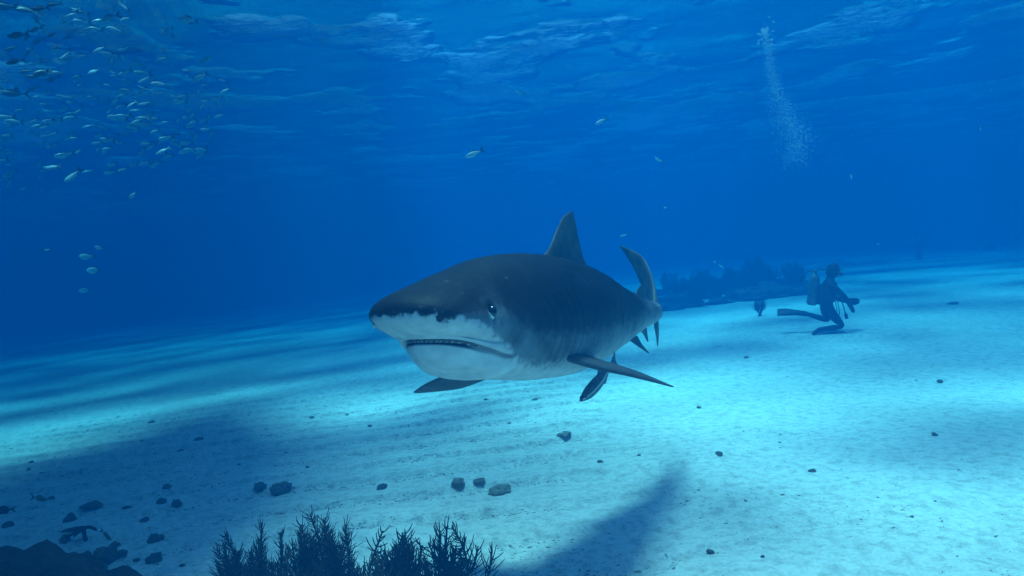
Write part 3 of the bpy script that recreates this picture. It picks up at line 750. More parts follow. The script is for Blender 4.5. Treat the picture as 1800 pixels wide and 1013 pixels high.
# the school, laid out by eye, then filled in
spots = [(144, 32, 26, 200, 10), (141, 41, 26, 205, 15), (191, 31, 36, 205, 10), (213, 37, 24, 200, 10), (120, 66, 24, 195, 10), (90, 62, 30, 195, 5), (62, 52, 34, 195, 5),
         (233, 82, 22, 200, 20), (284, 104, 24, 205, 20), (292, 60, 24, 170, 20), (270, 70, 20, 200, 30), (245, 72, 18, 205, 20), (288, 90, 16, 220, 30), (246, 115, 16, 160, 30),
         (141, 150, 12, 205, 30), (190, 150, 11, 180, 35), (163, 172, 14, 170, 40), (76, 183, 13, 185, 30), (81, 195, 12, 165, 30), (124, 180, 14, 185, 40), (264, 146, 16, 210, 20),
         (248, 160, 22, 225, 15), (218, 158, 20, 205, 25), (212, 168, 18, 205, 25), (212, 188, 20, 210, 25), (193, 196, 14, 215, 20), (320, 170, 20, 205, 30), (301, 140, 8, 265, 20),
         (328, 134, 10, 262, 20), (348, 162, 16, 268, 10), (362, 160, 12, 268, 10), (395, 160, 24, 215, 20), (392, 142, 14, 165, 30), (361, 150, 12, 175, 40), (383, 182, 15, 262, 15), (397, 176, 12, 266, 15),
         (330, 195, 14, 255, 20), (338, 203, 14, 255, 25), (354, 188, 13, 255, 25), (340, 215, 14, 260, 25), (366, 207, 16, 250, 15), (361, 224, 18, 245, 20), (313, 212, 12, 262, 20), (268, 226, 12, 262, 20),
         (239, 227, 16, 240, 20), (258, 205, 20, 205, 35), (63, 221, 20, 205, 20), (79, 224, 18, 190, 25), (98, 215, 22, 210, 20), (92, 236, 20, 205, 20), (174, 238, 20, 205, 15), (210, 252, 13, 165, 30),
         (171, 263, 13, 255, 20), (284, 246, 20, 240, 15), (332, 235, 20, 240, 20), (318, 254, 16, 240, 20), (304, 243, 22, 235, 20), (342, 241, 20, 240, 15), (249, 268, 24, 220, 15), (266, 258, 20, 225, 20),
         (371, 236, 20, 240, 25), (234, 290, 18, 200, 35), (216, 299, 20, 195, 35), (193, 303, 18, 200, 45), (14, 310, 20, 190, 20), (70, 15, 40, 190, 5), (95, 8, 34, 190, 10), (30, 62, 44, 185, 5),
         (20, 85, 32, 190, 10), (25, 108, 38, 195, 5), (78, 108, 26, 200, 10), (45, 125, 30, 200, 10), (112, 103, 28, 195, 15), (70, 130, 34, 195, 10), (18, 165, 28, 205, 10), (60, 155, 26, 200, 15), (108, 130, 24, 195, 10)]
for (px, py, L, ang, turn) in spots:
    y = min(13.0, max(6.5, 0.27 * FPX / (L * 1.05) * math.cos(R(turn)) + random.uniform(-0.6, 0.6)))
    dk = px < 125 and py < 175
    img_fish(px, py, L * (0.8 if dk else 1.0), y, ang + random.uniform(-6, 6), turn + random.uniform(-12, 12), LBL2 if dk else LBL, group=SCHOOL, mats=('shadowed', 'tail') if dk else ('silver', 'tail'), roll=random.uniform(-25, 25))
k = 0
while k < 120:
    px, py = random.uniform(-10, 400), random.uniform(0, 325)
    if py > 325 - 0.22 * max(0, px - 150) or (px > 250 and py < 120): continue
    if px > 400 - 0.55 * abs(py - 200): continue
    y = random.uniform(9.5, 14.5)
    img_fish(px, py, random.uniform(0.17, 0.25) * FPX / y, y, random.gauss(205, 18), random.uniform(5, 60), LBL2 if (px < 110 and py < 190) else LBL, group=SCHOOL, mats=('shadowed', 'tail') if (px < 110 and py < 190) else ('silver', 'tail'), roll=random.uniform(-25, 25))
    k += 1
k = 0
while k < 95:
    px, py = random.uniform(-15, 330), random.uniform(60, 345)
    if py > 345 - 0.35 * max(0, px - 60): continue
    y = random.uniform(12.5, 17.0)
    img_fish(px, py, random.uniform(0.15, 0.23) * FPX / y, y, random.gauss(210, 25), random.uniform(5, 65), LBL, group=SCHOOL, roll=random.uniform(-40, 40))
    k += 1

# remora under the shark's belly
def build_remora():
    p = at(1052, 668, 3.3)
    o = fish('remora', p, 0.40, (232, -20, 0), 'striped remora keeping close beneath the shark belly', cat='remora', mats=('remora', 'remora'), shape='slim', parts=0)
    t = np.linspace(0.05, 0.88, 16)
    w = pchip([0, 0.08, 0.3, 0.5, 0.75, 0.93, 1], [0.02, 0.55, 1.0, 0.95, 0.5, 0.16, 0.08], t) * 0.055
    for sd in (1, -1):
        V = np.zeros((3, 16, 3))
        for r_, (dz, k_) in enumerate(((0.012, 0.99), (0.0, 1.05), (-0.012, 0.99))):
            V[r_, :, 0] = 0.5 - 0.88 * t; V[r_, :, 1] = sd * (w * k_ + 0.001); V[r_, :, 2] = dz - 0.02 * np.sin(math.pi * t)
        grid_mesh('stripe', V, mat=M['remora_pale'], parent=o)
    for nm, pts in (('tail_fin', [(-0.34, 0.018), (-0.52, 0.11), (-0.48, 0), (-0.52, -0.11), (-0.34, -0.018)]),
                    ('dorsal_fin', [(0.0, 0.06), (-0.12, 0.17), (-0.22, 0.13), (-0.30, 0.02)]),
                    ('anal_fin', [(-0.02, -0.08), (-0.12, -0.13), (-0.26, -0.04)])):
        n = len(pts); tv = [(x, 0.006, z) for x, z in pts] + [(x, -0.006, z) for x, z in pts]
        mesh_obj(nm, tv, [tuple(range(n)), tuple(range(n, 2 * n))[::-1]] + [(i, i + n, (i + 1) % n + n, (i + 1) % n) for i in range(n)], M['remora'], o, smooth=False)
    bm = bmesh.new(); bmesh.ops.create_icosphere(bm, subdivisions=2, radius=0.011)
    me = bpy.data.meshes.new('eye'); bm.to_mesh(me); bm.free(); me.materials.append(M['black'])
    for sd in (1, -1):
        e = bpy.data.objects.new('eye', me); col.objects.link(e); e.parent = o; e.location = (0.40, sd * 0.040, 0.0)
build_remora()

# ------------------------------------------------------------------ rocks and rubble
ROCKS = []
for v in range(7):
    bm = bmesh.new(); bmesh.ops.create_icosphere(bm, subdivisions=4, radius=1.0)
    P = np.array([list(q.co) for q in bm.verts])
    d = 1 + 0.42 * fbm(P[:, 0] * 1.1 + 9 * v, P[:, 1] * 1.1 + 20, P[:, 2] * 1.1 + 20, 2) + 0.24 * fbm(P[:, 0] * 3.2 + 9 * v, P[:, 1] * 3.2 + 20, P[:, 2] * 3.2 + 20, 3)
    for q, dd in zip(bm.verts, d): q.co *= float(dd)
    for f in bm.faces: f.smooth = True
    me = bpy.data.meshes.new('rock_shape'); bm.to_mesh(me); bm.free(); ROCKS.append(me)
def rock(px, py, w, h, label, mat='rock', group=None, sink=0.34, cat='rock', name='rock', var=None):
    g = settle(on_floor(px, py + h * 0.35)); sc_ = g.y / FPX
    me = ROCKS[random.randrange(7) if var is None else var].copy(); me.materials.clear(); me.materials.append(M[mat])
    o = bpy.data.objects.new(name, me); col.objects.link(o)
    o.location = g + Vector((0, 0, h * sc_ * (0.5 - sink)))
    o.scale = (w * sc_ / 2 / 1.05, w * sc_ / 2 / 1.15, h * sc_ / 2 * 1.15); o.rotation_euler = (random.uniform(-.3, .3), random.uniform(-.3, .3), random.uniform(0, 6))
    tag(o, label, cat, group); return o
rock(495, 857, 42, 26, 'largest rounded boulder on the rippled sand, taller than the stone beside it', 'rock', var=1)
rock(459, 854, 26, 13, 'low flat stone touching the largest rounded boulder on the sand', 'rock')
rock(671, 855, 17, 13, 'single small cone-shaped stone on lit rippled sand', 'rock')
rock(808, 857, 24, 18, 'pale knobbly coral lump with white base on the sand', 'pale_rock')
rock(843, 845, 20, 11, 'small dark stone between two pale coral lumps', 'pale_rock')
rock(878, 860, 38, 18, 'broad pale smooth coral lump on the sand', 'pale_rock', var=2)
rock(994, 762, 30, 9, 'flat weedy stone on the sand below the shark belly', 'pale_rock')
for (px, py, w, h) in [(548, 730, 9, 6), (650, 749, 8, 6), (610, 729, 7, 4), (940, 702, 12, 5), (855, 702, 9, 4), (540, 821, 9, 5), (421, 820, 7, 5), (1055, 811, 11, 6), (896, 741, 7, 4), (1123, 800, 8, 4), (265, 742, 14, 5), (350, 772, 18, 5), (317, 786, 10, 4), (55, 812, 9, 7), (50, 825, 8, 7)]:
    rock(px, py, w * 0.9, h * 0.8, 'small scattered stone on the rippled sand', 'rock', 'small stones scattered on the sand')
for (px, py, w, h) in [(1653, 670, 12, 9), (1642, 763, 13, 10), (1428, 827, 14, 8), (1265, 796, 14, 9), (1228, 716, 9, 7), (1312, 628, 9, 7), (1250, 970, 18, 10), (1340, 978, 9, 6), (1603, 908, 7, 5), (1676, 533, 22, 8)]:
    rock(px, py, w * 0.85, h * 0.75, 'dark pebble lying alone on the bright open sand', 'rock', 'dark pebbles on the bright sand')
for (px, py, w, h) in [(293, 855, 16, 12), (284, 880, 18, 14), (310, 888, 16, 13), (160, 887, 30, 8), (124, 910, 22, 15), (92, 880, 12, 7), (14, 922, 18, 12), (222, 892, 16, 6), (255, 914, 18, 6), (273, 945, 24, 20), (272, 980, 24, 20), (186, 978, 42, 28), (174, 1002, 28, 24),
                       (116, 953, 18, 14), (126, 975, 16, 12), (216, 972, 22, 10), (240, 985, 12, 6), (320, 994, 10, 5), (150, 975, 18, 12), (100, 958, 12, 7), (216, 1003, 30, 10), (200, 958, 20, 10)]:
    rock(px, py, w, h, 'weed-covered rubble stone on the shaded sand', 'rock', 'rubble on the shaded sand')

def lump(name, centre, radii, mat, label, cat, seed, rough=0.25, sub=5):
    bm = bmesh.new(); bmesh.ops.create_icosphere(bm, subdivisions=sub, radius=1.0)
    P = np.array([list(q.co) for q in bm.verts])
    d = 1 + rough * fbm(P[:, 0] * 1.6 + seed, P[:, 1] * 1.6 + 30, P[:, 2] * 1.6 + 30, 3) + rough * 0.45 * fbm(P[:, 0] * 6 + seed, P[:, 1] * 6 + 30, P[:, 2] * 6 + 30, 3)
    for q, dd in zip(bm.verts, d): q.co = Vector((q.co.x * radii[0] * dd, q.co.y * radii[1] * dd, q.co.z * radii[2] * dd))
    for f in bm.faces: f.smooth = True
    me = bpy.data.meshes.new(name); bm.to_mesh(me); bm.free(); me.materials.append(M[mat])
    o = bpy.data.objects.new(name, me); col.objects.link(o); o.location = centre
    return tag(o, label, cat)
lump('reef_rock', (-2.12, 2.45, 0.16), (0.78, 0.55, 0.50), 'dark_rock', 'black overgrown reef rock rising at the corner of the shaded sand', 'rock', 3.0)

# ------------------------------------------------------------------ soft corals
def plume(base, height, stems, spread, label, seed, blen=0.055, bstep=0.010, thick=1.0, curl=0.25, group=None, bright=None, lean=(0, 0), sides=5):
    rnd = random.Random(seed)
    root = empty('soft_coral', base)
    hb = MB(); hb.tube([(0, 0, -0.06), (0, 0, 0.0), (0, 0, height * 0.14)], [0.028 * thick, 0.022 * thick, 0.012 * thick], 8)
    hb.build('holdfast', M['coral'], root)
    for k in range(stems):
        az = 2 * math.pi * (k + rnd.uniform(-.3, .3)) / stems * 1.0 + seed
        tilt = spread * rnd.uniform(0.25, 1.0)
        hgt = height * rnd.uniform(0.72, 1.0) * (1.0 - 0.18 * tilt)
        n = 14; pts = []
        cx, cy_ = math.cos(az), math.sin(az) * 0.75
        wob = rnd.uniform(-1, 1) * curl
        for i in range(n):
            t = i / (n - 1)
            out = hgt * tilt * (t ** 0.8) * (1 - 0.35 * t)
            side = wob * hgt * 0.25 * math.sin(t * 2.6)
            pts.append((cx * out - math.sin(az) * side + lean[0] * t * t * hgt, cy_ * out + math.cos(az) * side + lean[1] * t * t * hgt, height * 0.06 + hgt * 0.94 * t))
        pts = np.array(pts)
        mb = MB()
        twigs = [(pts, 0.22, 1.0)]
        for q in range(rnd.randint(2, 4)):
            i0 = rnd.randint(3, 9); p0 = pts[i0]; L2 = hgt * rnd.uniform(0.22, 0.42) * (1.15 - i0 / n)
            a2 = rnd.uniform(0, 2 * math.pi); o2 = np.array([math.cos(a2), math.sin(a2) * 0.8, 0]); up2 = pts[i0 + 1] - p0; up2 /= max(np.linalg.norm(up2), 1e-6)
            tt2 = np.linspace(0, 1, 8)[:, None]; sw = rnd.uniform(0.35, 0.85)
            twigs.append((p0 + o2 * L2 * sw * np.sin(tt2 * 1.45) + up2 * L2 * (0.55 * tt2 + 0.45 * tt2 ** 2) + np.cross(o2, up2) * L2 * 0.15 * curl * np.sin(tt2 * 3), 0.08, 0.75))
        for tp, start, rk in twigs:
            m_ = len(tp)
            mb.tube(tp, np.linspace(0.0055, 0.0022, m_) * thick * rk, 6)
            seglen = np.concatenate([[0], np.cumsum(np.linalg.norm(np.diff(tp, axis=0), axis=1))]); tot = seglen[-1]
            d = tot * start
            while d < tot * 0.995:
                p = np.array([np.interp(d, seglen, tp[:, i]) for i in range(3)])
                p2 = np.array([np.interp(min(d + 0.02, tot), seglen, tp[:, i]) for i in range(3)])
                tg = p2 - p
                if np.linalg.norm(tg) < 1e-5: break
                tg /= np.linalg.norm(tg)
                for sgn in (1, -1):
                    a = rnd.uniform(0, 2 * math.pi) if rnd.random() < 0.4 else az + sgn * math.pi / 2 + rnd.uniform(-.6, .6)
                    o_ = np.array([math.cos(a), math.sin(a), 0.0]); o_ -= tg * (o_ @ tg); o_ /= max(np.linalg.norm(o_), 1e-6)
                    L = blen * rnd.uniform(0.45, 1.15) * (0.5 + 0.5 * math.sin(math.pi * min(1, d / tot + 0.12)))
                    pts_b = [p]; e0 = rnd.uniform(0.85, 1.25); ec = rnd.uniform(0.12, 0.32)
                    for j in range(1, 4):
                        e = e0 - ec * j
                        pts_b.append(pts_b[-1] + (o_ * math.sin(e) + tg * math.cos(e)) * L / 3)
                    mb.tube(pts_b, [0.0017 * thick, 0.0016 * thick, 0.0014 * thick, 0.0008 * thick], sides)
                d += bstep * rnd.uniform(0.7, 1.3)
        mb.build('branch', M['coral'], root)
    tag(root, label, 'soft coral', group)
    return root
def plume_at(px, y, tip_py, **kw):
    g = at(px, 1000, y); b = settle((g.x, g.y)); tip = at(px, tip_py, y)
    return plume(b, tip.z - b.z, **kw)
plume_at(436, 2.62, 925, stems=12, spread=0.42, label='dark feathery soft coral with open splayed branches nearest the black reef rock', seed=1.3, blen=0.085, bstep=0.0062, thick=1.1, curl=0.7)
plume_at(552, 2.55, 902, stems=20, spread=0.34, label='tallest bushiest dark feathery soft coral with dense upright plumes', seed=2.2, blen=0.095, bstep=0.0062, thick=1.0, curl=0.5)
plume_at(640, 2.60, 962, stems=10, spread=0.36, label='short dark feathery soft coral between the two bushiest ones', seed=3.9, blen=0.080, bstep=0.008, thick=1.0, curl=0.6)
plume_at(736, 2.55, 908, stems=22, spread=0.40, label='dark soft coral with thick curling finger-like branches', seed=5.1, blen=0.115, bstep=0.017, thick=1.55, curl=1.6)

# branching sponge among the rubble
def build_sponge():
    g = settle(on_floor(150, 955)); root = empty('branching_sponge', g)
    for k, (a, l) in enumerate([(175, .13), (160, .15), (195, .14), (205, .10), (20, .10)]):
        mb = MB(); t = np.linspace(0, 1, 8)
        mb.tube(np.stack([np.cos(R(a)) * l * t, 0.03 * np.sin(k * 2 + 2 * t), 0.07 + np.sin(R(a)) * l * 0.6 * t - 0.03 * t ** 2], -1), np.interp(t, [0, .8, 1], [.012, .010, .004]), 7)
        mb.build('branch', M['dark_rock'], root)
    mb = MB(); mb.tube([(0.01, 0, -0.03), (0, 0, 0.03), (0, 0, 0.08)], [0.014, 0.012, 0.012], 8); mb.build('stem', M['dark_rock'], root)
    tag(root, 'dark finger-branched sponge sprawling among the rubble', 'sponge')
build_sponge()

# hazy coral patch behind the shark tail
RL = 'low craggy coral mound in the hazy patch behind the shark tail'
for k in range(30):
    px = 1165 + 235 * (k + random.uniform(-.3, .3)) / 29; y = random.uniform(16.5, 22.5)
    g = at(px, 540, y); b = settle((g.x, g.y)); w = random.uniform(0.22, 0.62)
    lump('coral_mound', b + Vector((0, 0, 0.0)), (w, w * 0.75, w * random.uniform(0.25, 0.5)), 'reef', RL, 'coral mound', 5.0 + 2.7 * k, rough=0.75, sub=4)
    bpy.context.scene.collection.objects[-1]['group'] = 'coral mounds of the distant patch'
CL = 'hazy bushy soft coral growing on the distant coral patch'
for k, (px, h_, y, st) in enumerate([(1333, 1.15, 17.5, 14), (1300, 0.9, 17.0, 12), (1238, 0.95, 16.5, 14), (1212, 0.8, 15.2, 14), (1180, 0.9, 17.5, 12), (1265, 0.7, 16.2, 12), (1356, 0.8, 17.0, 12), (1396, 0.85, 16.5, 10), (1408, 0.7, 17.5, 8), (1286, 0.8, 18.0, 12), (1196, 0.6, 14.6, 10), (1225, 0.55, 14.2, 10), (1322, 0.6, 15.6, 10)]):
    y += 2.5; g = at(px, 530, y); b = settle((g.x, g.y))
    plume(b, h_, st, 0.6, CL, 20.0 + k, blen=0.20, bstep=0.045, thick=4.0, group='soft corals on the distant patch', sides=4, curl=0.8)
g = on_floor(1336, 556); plume(settle(g), 0.36, 7, 0.5, 'small upright soft coral alone on sand at the edge of the coral patch', 44.0, blen=0.12, bstep=0.03, thick=1.8, sides=4, curl=1.0)

# ------------------------------------------------------------------ divers
def skin_body(name, joints, edges, mat, parent=None):
    me = bpy.data.meshes.new(name); names = list(joints)
    me.from_pydata([joints[n][0] for n in names], [(names.index(a), names.index(b)) for a, b in edges], [])
    o = bpy.data.objects.new(name, me); col.objects.link(o)
    o.modifiers.new('skin', 'SKIN'); sub = o.modifiers.new('sub', 'SUBSURF'); sub.levels = sub.render_levels = 2
    for i, n in enumerate(names):
        r = joints[n][1]; me.skin_vertices[0].data[i].radius = (r, r) if not isinstance(r, tuple) else r
    me.skin_vertices[0].data[0].use_root = True
    dg = bpy.context.evaluated_depsgraph_get()
    m2 = bpy.data.meshes.new_from_object(o.evaluated_get(dg)); bpy.data.objects.remove(o)
    m2.materials.clear(); m2.materials.append(mat); m2.polygons.foreach_set('use_smooth', [True] * len(m2.polygons))
    o = bpy.data.objects.new(name, m2); col.objects.link(o)
    if parent: o.parent = parent
    return o
def build_diver(loc, rz, label, kneel=True, scale=1.0):
    # local frame: faces +x, z up, y to the diver's left
    if kneel:
        J = dict(pelvis=((0.04, 0, 0.42), .125), waist=((0.06, 0, 0.57), .115), chest=((0.09, 0, 0.76), .14), upper=((0.11, 0, 0.88), .11), neck=((0.15, 0, 0.99), .055), head=((0.19, 0, 1.10), .112), crown=((0.19, 0, 1.17), .098), face=((0.235, 0, 1.09), .085))
        for sg, nm in ((1, 'l'), (-1, 'r')):
            J['hip' + nm] = ((0.06, sg * 0.10, 0.40), .095); J['knee' + nm] = ((0.19 - 0.07 * sg, sg * 0.20, 0.15 + 0.04 * sg), .066)
            J['sh' + nm] = ((0.12, sg * 0.19, 0.86), .064)
        J['anklel'] = ((-0.24, 0.16, 0.33), .042); J['toel'] = ((-0.35, 0.16, 0.36), .034)
        J['ankler'] = ((-0.15, -0.15, 0.07), .042); J['toer'] = ((-0.23, -0.15, 0.01), .034)
        J['elbl'] = ((0.28, 0.24, 0.60), .05); J['handl'] = ((0.42, 0.13, 0.53), .038); J['fingl'] = ((0.48, 0.10, 0.53), .03)
        J['elbr'] = ((0.32, -0.25, 0.62), .05); J['handr'] = ((0.43, -0.20, 0.42), .038); J['fingr'] = ((0.455, -0.19, 0.35), .028)
    else:
        J = dict(pelvis=((0.00, 0, 0.90), .135), waist=((0.01, 0, 1.04), .125), chest=((0.03, 0, 1.22), .15), upper=((0.04, 0, 1.34), .12), neck=((0.05, 0, 1.43), .055), head=((0.07, 0, 1.53), .088), crown=((0.07, 0, 1.61), .072), face=((0.12, 0, 1.52), .062))
        for sg, nm in ((1, 'l'), (-1, 'r')):
            J['hip' + nm] = ((0.0, sg * 0.10, 0.86), .10); J['knee' + nm] = ((0.06 - 0.05 * sg, sg * 0.12, 0.47), .068)
            J['ankle' + nm] = ((-0.05 - 0.06 * sg, sg * 0.12, 0.10), .045); J['toe' + nm] = ((-0.04 - 0.06 * sg, sg * 0.12, 0.0), .036)
            J['sh' + nm] = ((0.04, sg * 0.19, 1.31), .066); J['elb' + nm] = ((0.12, sg * 0.26, 1.06), .05)
            J['hand' + nm] = ((0.32, sg * 0.14, 1.02), .038); J['fing' + nm] = ((0.38, sg * 0.11, 1.02), .03)
    E = [('pelvis', 'waist'), ('waist', 'chest'), ('chest', 'upper'), ('upper', 'neck'), ('neck', 'head'), ('head', 'crown'), ('head', 'face')]
    for nm in 'lr': E += [('pelvis', 'hip' + nm), ('hip' + nm, 'knee' + nm), ('knee' + nm, 'ankle' + nm), ('ankle' + nm, 'toe' + nm), ('upper', 'sh' + nm), ('sh' + nm, 'elb' + nm), ('elb' + nm, 'hand' + nm), ('hand' + nm, 'fing' + nm)]
    o = skin_body('person', J, E, M['neoprene'])
    o.matrix_world = Matrix.Translation(loc) @ Matrix.Rotation(rz, 4, 'Z') @ Matrix.Scale(scale, 4)
    V = lambda n: np.array(J[n][0])
    # hood, mask, regulator
    hd = V('head'); f = hd + np.array([0.055, 0, -0.005])
    u_ = np.linspace(0.02, math.pi - 0.02, 14); v_ = np.linspace(0, 2 * math.pi, 20, endpoint=False); U_, V_ = np.meshgrid(u_, v_, indexing='ij')
    H = np.stack([np.sin(U_) * np.cos(V_) * 0.118 + 0.015 * np.cos(U_), np.sin(U_) * np.sin(V_) * 0.098, np.cos(U_) * 0.142], -1) + hd + np.array([0.01, 0, 0.02])
    grid_mesh('hood', H, closed_v=True, mat=M['neoprene'], parent=o)
    jaw = np.stack([np.sin(U_) * np.cos(V_) * 0.055, np.sin(U_) * np.sin(V_) * 0.065, np.cos(U_) * 0.075], -1) + hd + np.array([0.085, 0, -0.03])
    grid_mesh('face', jaw, closed_v=True, mat=M['face'], parent=o)
    bm = bmesh.new(); bmesh.ops.create_cube(bm, size=1.0, matrix=Matrix.Translation(Vector(f) + Vector((0.065, 0, 0.04))) @ Matrix.Diagonal((0.07, 0.16, 0.09, 1)))
    bmesh.ops.bevel(bm, geom=bm.edges[:], offset=0.022, segments=3, affect='EDGES')
    me = bpy.data.meshes.new('mask'); bm.to_mesh(me); bm.free(); me.materials.append(M['lens'])
    c = bpy.data.objects.new('mask', me); col.objects.link(c); c.parent = o
    mb = MB(); mb.tube([f + (0.05, 0, -0.05), f + (0.10, 0, -0.055), f + (0.115, 0, -0.055)], [0.03, 0.034, 0.025], 10); mb.build('regulator', M['rubber'], o)
    # tank on the back with valve and hoses
    ch, wa, up = V('chest'), V('waist'), V('upper')
    axis = (up - wa) / np.linalg.norm(up - wa); back = np.array([-axis[2], 0, axis[0]])
    b0 = wa + back * 0.25 - axis * 0.10; 
    tk = [b0, b0 + axis * 0.03, b0 + axis * 0.50, b0 + axis * 0.56, b0 + axis * 0.59, b0 + axis * 0.64]
    mb = MB(); mb.tube(tk, [0.06, 0.092, 0.092, 0.06, 0.028, 0.028], 16); tank = mb.build('air_tank', M['steel'], o)
    mb = MB(); mb.tube([tk[5] - np.array([0, 0.05, 0]), tk[5] + np.array([0, 0.05, 0])], [0.025, 0.025], 10); mb.build('valve', M['steel'], tank)
    mb = MB(); t = np.linspace(0, 1, 14)
    arc = (1 - t)[:, None] ** 2 * tk[5] + 2 * (t * (1 - t))[:, None] * (tk[5] + np.array([0.12, -0.30, 0.06])) + (t ** 2)[:, None] * (f + np.array([0.09, -0.02, -0.055]))
    mb.tube(arc, [0.012] * 14, 7); mb.build('air_hose', M['rubber'], o)
    mb = MB(); arc = np.stack([tk[5][0] - 0.26 * t, 0.05 + 0 * t, tk[5][2] - 0.02 + 0.05 * np.sin(t * 2.6) - 0.20 * t ** 2], -1)
    mb.tube(arc, np.interp(t, [0, .7, .72, 1], [.012, .012, .028, .024]), 7); mb.build('spare_regulator', M['rubber'], o)
    mb = MB(); arc = np.stack([ch[0] + 0.16 + 0.10 * t, -0.14 + 0 * t, ch[2] - 0.10 - 0.42 * t ** 1.2], -1)
    mb.tube(arc, np.interp(t, [0, .8, .82, 1], [.010, .010, .03, .03]), 7); mb.build('gauge_hose', M['rubber'], o)
    # buoyancy vest
    ring = np.linspace(0, 2 * math.pi, 20, endpoint=False); lev = np.linspace(-0.05, 1.06, 9)
    G = np.zeros((9, 20, 3))
    for i, l in enumerate(lev):
        cen = wa + (up - wa) * l; r = 0.155 + 0.03 * math.sin(math.pi * min(1, max(0, l)))
        for j, a in enumerate(ring): G[i, j] = cen + np.array([math.cos(a) * r * 0.92, math.sin(a) * r * 1.12, 0]) + (np.array([-0.05, 0, -0.03]) if math.cos(a) < -0.4 else 0)
    grid_mesh('buoyancy_vest', G, closed_v=True, mat=M['rubber'], parent=o)
    # camera rig held in front
    h = (V('handl') + V('handr')) / 2 + np.array([0.06, 0, 0.06])
    bm = bmesh.new(); bmesh.ops.create_cube(bm, size=1.0, matrix=Matrix.Translation(Vector(h)) @ Matrix.Diagonal((0.12, 0.18, 0.12, 1))); bmesh.ops.bevel(bm, geom=bm.edges[:], offset=0.02, segments=2, affect='EDGES')
    bmesh.ops.create_uvsphere(bm, u_segments=14, v_segments=8, radius=0.06, matrix=Matrix.Translation(Vector(h) + Vector((0.07, 0, 0))))
    me = bpy.data.meshes.new('underwater_camera'); bm.to_mesh(me); bm.free(); me.materials.append(M['rubber'])
    cm = bpy.data.objects.new('underwater_camera', me); col.objects.link(cm)
    cm.matrix_world = o.matrix_world.copy(); tag(cm, 'black camera housing held by ' + label, 'camera')
    for sg, nm in ((1, 'l'), (-1, 'r')):
        # hanging straps
        mb = MB(); x0 = wa + np.array([0.17, sg * 0.07, 0]); mb.tube([x0, x0 + np.array([0.02, 0, -0.2]), x0 + np.array([0.0, 0, -0.40])], [0.008] * 3, 5); mb.build('strap', M['rubber'], o)
        an, to = V('ankle' + nm), V('toe' + nm); d = to - an; d /= np.linalg.norm(d)
        side = np.array([0, 0.75, 0.66]) if (kneel and nm == 'l') else np.array([0, 1.0, 0]); side = side - d * (side @ d); side /= np.linalg.norm(side); nn = np.cross(d, side)
        t = np.linspace(0, 1, 10); wv = np.interp(t, [0, .25, .7, 1], [.045, .065, .10, .095])
        fl = 0.50; bendv = nn * 0.10
        A = np.zeros((10, 6, 3))
        for i in range(10):
            c_ = an + d * (0.02 + fl * t[i]) + bendv * (t[i] ** 2) * (1 if kneel and nm == 'l' else 0.4)
            th_ = 0.035 * (1 - t[i]) + 0.008
            for j, (sx, sz) in enumerate([(-1, 0), (-.6, 1), (.6, 1), (1, 0), (.6, -1), (-.6, -1)]): A[i, j] = c_ + side * wv[i] * sx + nn * th_ * sz
        if kneel and nm == 'r': A = an + (A - an) * np.array([0.42, 1, 0.42])
        grid_mesh('swim_fin', A, closed_v=True, mat=M['rubber'], parent=o)
    return o
g = settle(on_floor(1450, 584))
d1 = build_diver(Vector((g.x, g.y, g.z)), R(-10), 'the diver kneeling on the pale sand', True, 0.85)
tag(d1, 'scuba diver in black wetsuit kneeling on the pale sand, fins trailing', 'person')
p = at(1617, 455, 29.0); d2 = build_diver(Vector((p.x, p.y, p.z - 0.5)), R(150), 'the faint diver hovering in the haze', False, 1.0)
tag(d2, 'faint diver hovering upright in the blue haze beyond the kneeling diver', 'person')
p = at(1742, 455, 33.0); d3 = build_diver(Vector((p.x, p.y, p.z - 0.6)), R(200), 'the barely visible far diver', False, 1.0)
tag(d3, 'barely visible diver farthest off in the haze over the far sand', 'person')

# bubbles rising from a diver, a mass nobody could count
def build_bubbles():
    bm0 = bmesh.new(); bmesh.ops.create_icosphere(bm0, subdivisions=1, radius=1.0)
    bv = np.array([list(v.co) for v in bm0.verts]); bf = np.array([[v.index for v in f.verts] for f in bm0.faces]); bm0.free()
    cs_, rs = [], []
    Yb = 12.0
    path = [(1345, 48, 8, 1.0), (1352, 110, 10, 1.0), (1362, 160, 14, 1.0), (1378, 205, 26, 1.0), (1398, 240, 32, 1.0), (1395, 290, 24, 1.0)]
    tt = np.linspace(0, 1, 6)
    for i in range(4200):
        u = rng.random() ** 0.75
        px, py, wd = (np.interp(u, tt, [q[j] for q in path]) for j in (0, 1, 2))
        p_ = at(px + rng.normal() * wd * 0.55, py + rng.normal() * 7, Yb + rng.normal() * 0.2)
        cs_.append(p_); rs.append(rng.uniform(0.003, 0.009))
    for i in range(26):
        p_ = at(1347 + rng.normal() * 9, 58 + rng.normal() * 13, Yb + rng.normal() * 0.15); cs_.append(p_); rs.append(rng.uniform(0.015, 0.034))
    V = np.concatenate([bv * np.array([r * 1.25, r * 1.25, r * 0.8]) + np.array(c) for c, r in zip(cs_, rs)])
    F = np.concatenate([bf + i * len(bv) for i in range(len(cs_))])
    o = mesh_obj('bubbles', V, [tuple(f) for f in F.tolist()], M['bubble'])
    tag(o, 'rising plume of fine air bubbles', 'bubbles', None, 'stuff')
build_bubbles()

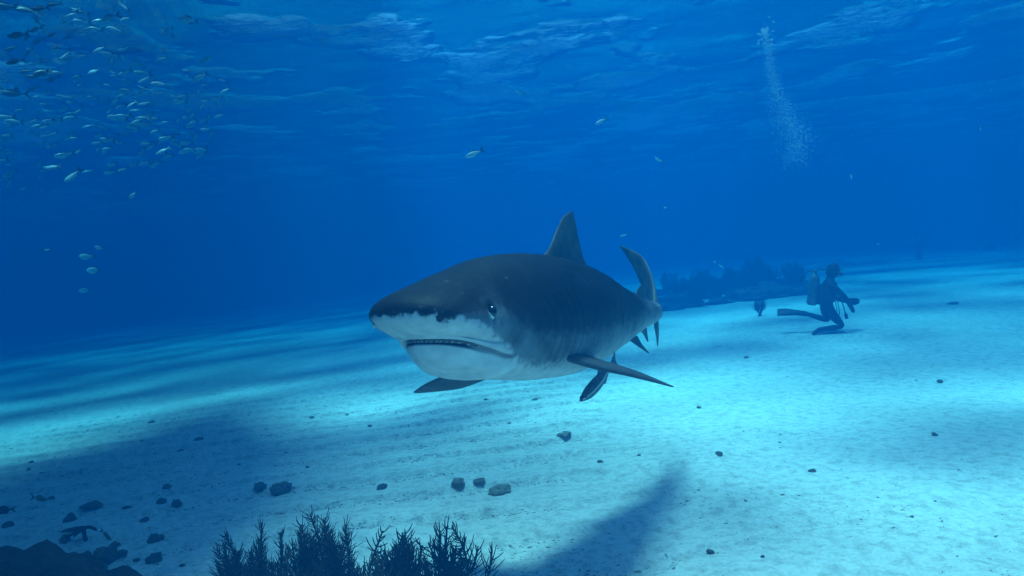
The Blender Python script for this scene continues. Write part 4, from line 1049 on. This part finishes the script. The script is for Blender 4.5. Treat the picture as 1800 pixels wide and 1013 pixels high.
# ------------------------------------------------------------------ litter on the sand, and drifting specks
def build_debris():
    mb = MB(); n = 0
    base = np.array([(1, 0, 0), (-1, 0, 0), (0, 1, 0), (0, -1, 0), (0, 0, 1), (0, 0, -1)], float)
    fc = [(0, 2, 4), (2, 1, 4), (1, 3, 4), (3, 0, 4), (2, 0, 5), (1, 2, 5), (3, 1, 5), (0, 3, 5)]
    while n < 1500:
        px = rng.uniform(-40, 1840); py = 640 + 400 * rng.random() ** 0.7
        p = on_floor(px, py)
        clump = fbm(p.x * 0.9, p.y * 0.9, 6.0, 2)
        if rng.random() > 0.15 + 0.9 * clump: continue
        d = p.y; L = 0.75 * rng.uniform(0.003, 0.014) * (0.6 + 0.12 * d) * (2.2 if rng.random() < 0.07 else 1.0)
        if 1000 < px < 1370 and py > 940 and rng.random() < 0.3: L *= 1.5
        a = rng.normal() * 0.5 + (0.15 if px < 900 else 0.6); ca, sa = math.cos(a), math.sin(a)
        S_ = (base * rng.uniform(0.5, 1.2, (6, 1)) + rng.normal(size=(6, 3)) * 0.16) * np.array([L, L * rng.uniform(0.25, 0.8), L * 0.22])
        S_ = np.stack([S_[:, 0] * ca - S_[:, 1] * sa, S_[:, 0] * sa + S_[:, 1] * ca, S_[:, 2] + S_[:, 0] * rng.normal() * 0.15], -1)
        mb.add(S_ + np.array([p.x, p.y, fz(p) + L * 0.12]), fc); n += 1
    # strands of litter caught in the ripple troughs
    for k in range(330):
        px, py = rng.uniform(20, 1000), rng.uniform(690, 990); p = on_floor(px, py)
        p.y += 0.46 * (1.0 - float(ripple_phase(np.array(p.x), np.array(p.y))))
        for j in range(rng.integers(3, 9)):
            dx = rng.normal() * 0.16; q = p + Vector((dx, dx * 0.164 + rng.normal() * 0.012, 0)); L = rng.uniform(0.004, 0.013) * (0.6 + 0.1 * p.y)
            a = rng.normal() * 0.4 + 0.15; ca, sa = math.cos(a), math.sin(a)
            S_ = base * np.array([L, L * 0.35, L * 0.3]); S_ = np.stack([S_[:, 0] * ca - S_[:, 1] * sa, S_[:, 0] * sa + S_[:, 1] * ca, S_[:, 2]], -1)
            mb.add(S_ + np.array([q.x, q.y, fz(q) + L * 0.12]), fc)
    o = mb.build('debris', M['debris'], smooth=False)
    tag(o, 'flecks of weed and shell litter on the sand', 'debris', None, 'stuff')
build_debris()

# ------------------------------------------------------------------ the water itself
def build_haze():
    bm = bmesh.new(); bmesh.ops.create_cube(bm, size=1.0, matrix=Matrix.Translation((0, 8, (SURF + 0.8 - 1.2) / 2)) @ Matrix.Diagonal((330, 330, SURF + 0.8 + 1.2, 1)))
    me = bpy.data.meshes.new('haze'); bm.to_mesh(me); bm.free(); me.materials.append(M['haze'])
    o = bpy.data.objects.new('haze', me); col.objects.link(o)
    tag(o, 'clear blue sea water that fades distant things', 'water', None, 'stuff')
build_haze()
